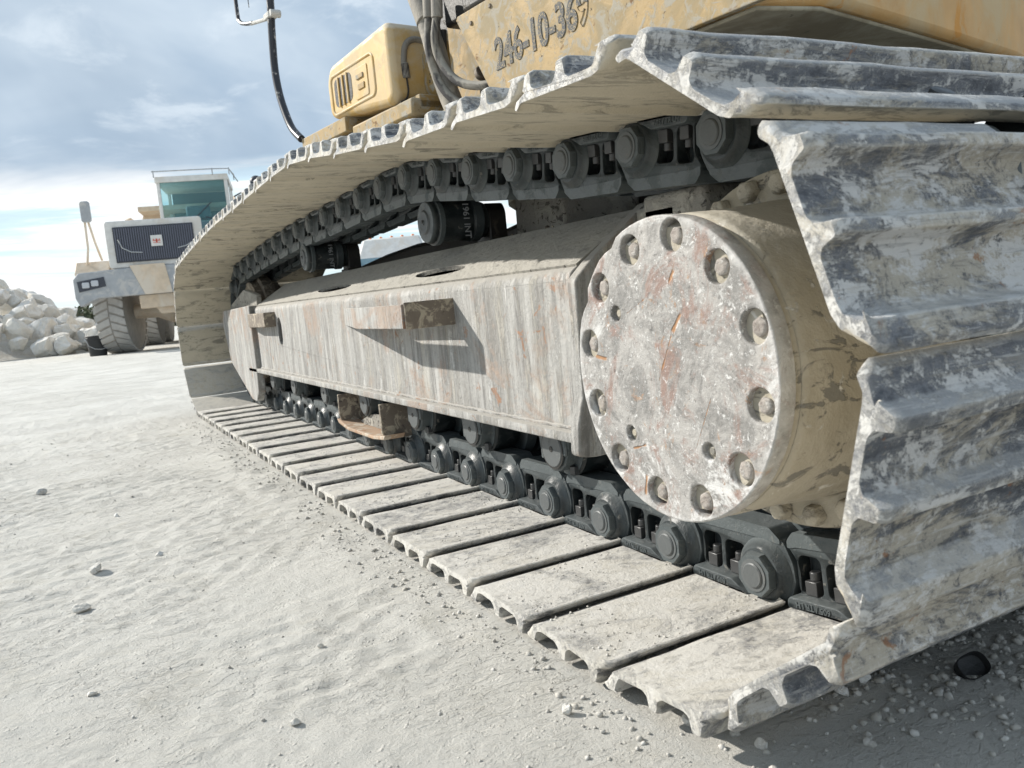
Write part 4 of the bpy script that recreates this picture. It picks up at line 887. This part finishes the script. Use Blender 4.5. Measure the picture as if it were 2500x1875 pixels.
for x in (-.85,.85): P('headlight',MB().box((x-.12,-1.98,.95),(x+.12,-1.92,1.15)),'tlamp',bo,bev=.02)
P('bumper',MB().box((-.98,-2.05,.5),(.98,-1.9,.75)),'tgrey',bo,bev=.04)
for x in (-1.12,1.12): P('mirror',MB().box((x-.1,.1,1.45),(x+.1,.2,1.75)),'plasticb',ca,bev=.03)
for x in (-.85,.85):
    for y in (-1.2,2.5): 
        w_=P('wheel',MB().lathe([(-.13,.25),(-.13,.38),(-.10,.41),(.10,.41),(.13,.38),(.13,.25)],(x,y,.41),'X',32),'tyreside'); P('rim',MB().lathe([(-.10,.08),(-.12,.25),(.12,.25),(.10,.08)],(x,y,.41),'X',20),'tgrey',w_)
# boulder heap
BO=[rockmesh('boulder',100+i,'rock',3,.8,13) for i in range(10)]
rn=random.Random(21); placed=[]
def heap(x,y):
    h=2.35*max(0,1-((x+4.2)/5.2)**2)*max(0,1-((y-27.5)/5.5)**2); return h
spots=[]
for _ in range(4000):
    x=rn.uniform(-3.6,1.6); y=rn.uniform(21.6,30)
    s=rn.uniform(.24,.50)*(1 if rn.random()<.75 else .65)
    if y<21.9+.12*max(0,x+2): continue
    h=heap(x,y)
    if h<.02 and rn.random()<.6: continue
    if any((x-a)**2+(y-b_)**2<(.56*(s+c))**2 for a,b_,c in placed): continue
    placed.append((x,y,s)); 
    if len(placed)>=170: break
placed.sort(key=lambda p:p[1]); vis=0
BL=[]
for k,(x,y,s) in enumerate(placed):
    o=link('boulder',BO[k%10],m=T(x,y,heap(x,y)+s*.42)@Matrix.Rotation(rn.uniform(0,6),4,'Z')@Matrix.Rotation(rn.uniform(-.5,.5),4,'X')@Matrix.Diagonal((s,s*rn.uniform(.75,1.1),s*rn.uniform(.75,1.1),1)))
    sz='big' if s>.42 else 'middling' if s>.31 else 'small'; hh=heap(x,y); q=(x/y+.07)/.10
    tag(o,'%s white limestone boulder %s the quarry heap, %s'%(sz,'high on' if hh>1.3 else 'halfway up' if hh>.6 else 'at the foot of','outside the view' if q<0 else 'at the left edge' if q<.3 else 'mid heap' if q<.65 else 'towards the truck'),'boulder','limestone boulders piled at the left')
# a few boulders along the line behind the truck wheel
for k,(x,y,s,lab) in enumerate([(-.15,22.9,.36,'large square white boulder at the right end of the heap beside the bucket'),(.45,23.4,.40,'broad white boulder just behind the black bucket'),(.15,25.2,.42,'pale boulder standing behind the right end of the heap'),(.95,24.6,.38,'pale boulder peeping out left of the dump truck wheel')]):
    o=link('boulder',BO[(k*3+1)%10],m=T(x,y,s*.42)@RZ(k*1.1)@Matrix.Diagonal((s*1.15,s,s,1))); tag(o,lab,'boulder','limestone boulders piled at the left')
# fill under the heap
hm=MB(); 
nxh,nyh=40,40; V=[];F=[]
for j in range(nyh):
    for i in range(nxh):
        x=-9.6+11*i/(nxh-1); y=21.6+11.5*j/(nyh-1); V.append((x,y,max(-.1,heap(x,y)-.55+.1*mnoise.noise(Vector((x*2,y*2,0))))-(.06)))
for j in range(nyh-1):
    for i in range(nxh-1): a=j*nxh+i; F.append((a,a+1,a+nxh+1,a+nxh))
hm.add(V,F); tag(link('rubble',hm.data('rubble','rock',60)),kind='structure')
# bucket
bk=tag(empty('bucket',T(.47,18.7,0)@RZ(.3)),'black plastic bucket with a dusty side on the ground left of the dump truck wheel','bucket')
P=tparts(bk)
P('body',MB().lathe([(0,.15),(.01,.16),(.33,.19),(.34,.205),(.37,.205),(.375,.20),(.40,.21),(.41,.205),(.40,.19),(.05,.15)],(0,0,0),'Z',32,cap=False).lathe([(.0,.0),(.0,.155)],(0,0,.01),'Z',32,cap=False),'plasticb')
P('handle',MB().tube([(.21,0,.36),(.2,-.1,.22),(.12,-.19,.15),(0,-.215,.13),(-.12,-.19,.15),(-.2,-.1,.22),(-.21,0,.36)],.006,6),'tgrey')
P('dust_label',MB().lathe([(.08,.171),(.28,.190)],(0,0,0),'Z',32,cap=False),'plasticb')
# black oval cap on the gravel
ov=[(.034*math.cos(t),.024*math.sin(t)) for t in [2*math.pi*k/36 for k in range(36)]]
def sup(k,s=1):
    t=2*math.pi*k/40; c,s_=math.cos(t),math.sin(t); return (.031*s*abs(c)**.7*(1 if c>0 else -1),.024*s*abs(s_)**.7*(1 if s_>0 else -1))
mb=MB(); P_=[];n=40
for (z,s) in ((-.012,.93),(.014,1.0),(.0155,.985),(.014,.95),(-.004,.90),(-.008,.4)):
    for k in range(n): a=sup(k,s); P_.append((a[0],a[1],z))
F=[]
for j in range(5):
    for k in range(n): F.append((j*n+k,j*n+(k+1)%n,(j+1)*n+(k+1)%n,(j+1)*n+k))
F.append(tuple(range(5*n,6*n))); F.append(tuple(range(n-1,-1,-1))); mb.add(P_,F)
cp=link('plastic_cap',mb.data('plastic_cap','plasticb'),m=T(1.005,.665,float(gh(1.005,.665))+.010)@RZ(R(-30))@RX(R(48))@RZ(R(20))@Matrix.Scale(.68,4))
tag(cp,'black oval plastic cap lying tilted on the gravel below the track','cap')
# scrub line far away
rn=random.Random(9); mb=MB(); 
for k in range(1500):
    x=-30+60*rn.random(); y=92+rn.gauss(0,3); hgt=1.4+1.1*mnoise.noise(Vector((x*.25,0,0)))+.7*rn.random()
    z=.2+(hgt)*rn.random(); s=.28+.3*rn.random()
    for q in range(7):
        c=Vector((x+rn.gauss(0,.5),y+rn.gauss(0,.5),max(.1,z+rn.gauss(0,.35)))); a=Vector((rn.gauss(0,1),rn.gauss(0,1),rn.gauss(0,1))).normalized()*s; b2=a.cross(Vector((rn.gauss(0,1),rn.gauss(0,1),rn.gauss(0,1)))).normalized()*s*.5
        mb.add([c-a,c+b2,c+a,c-b2],[(0,1,2,3)])
me=bpy.data.meshes.new('scrub'); me.from_pydata(mb.v,[],mb.f); me.materials.append(M['foliage'])
tag(link('scrub',me),'low dark green scrub far beyond the boulder heap','scrub',kind='stuff')
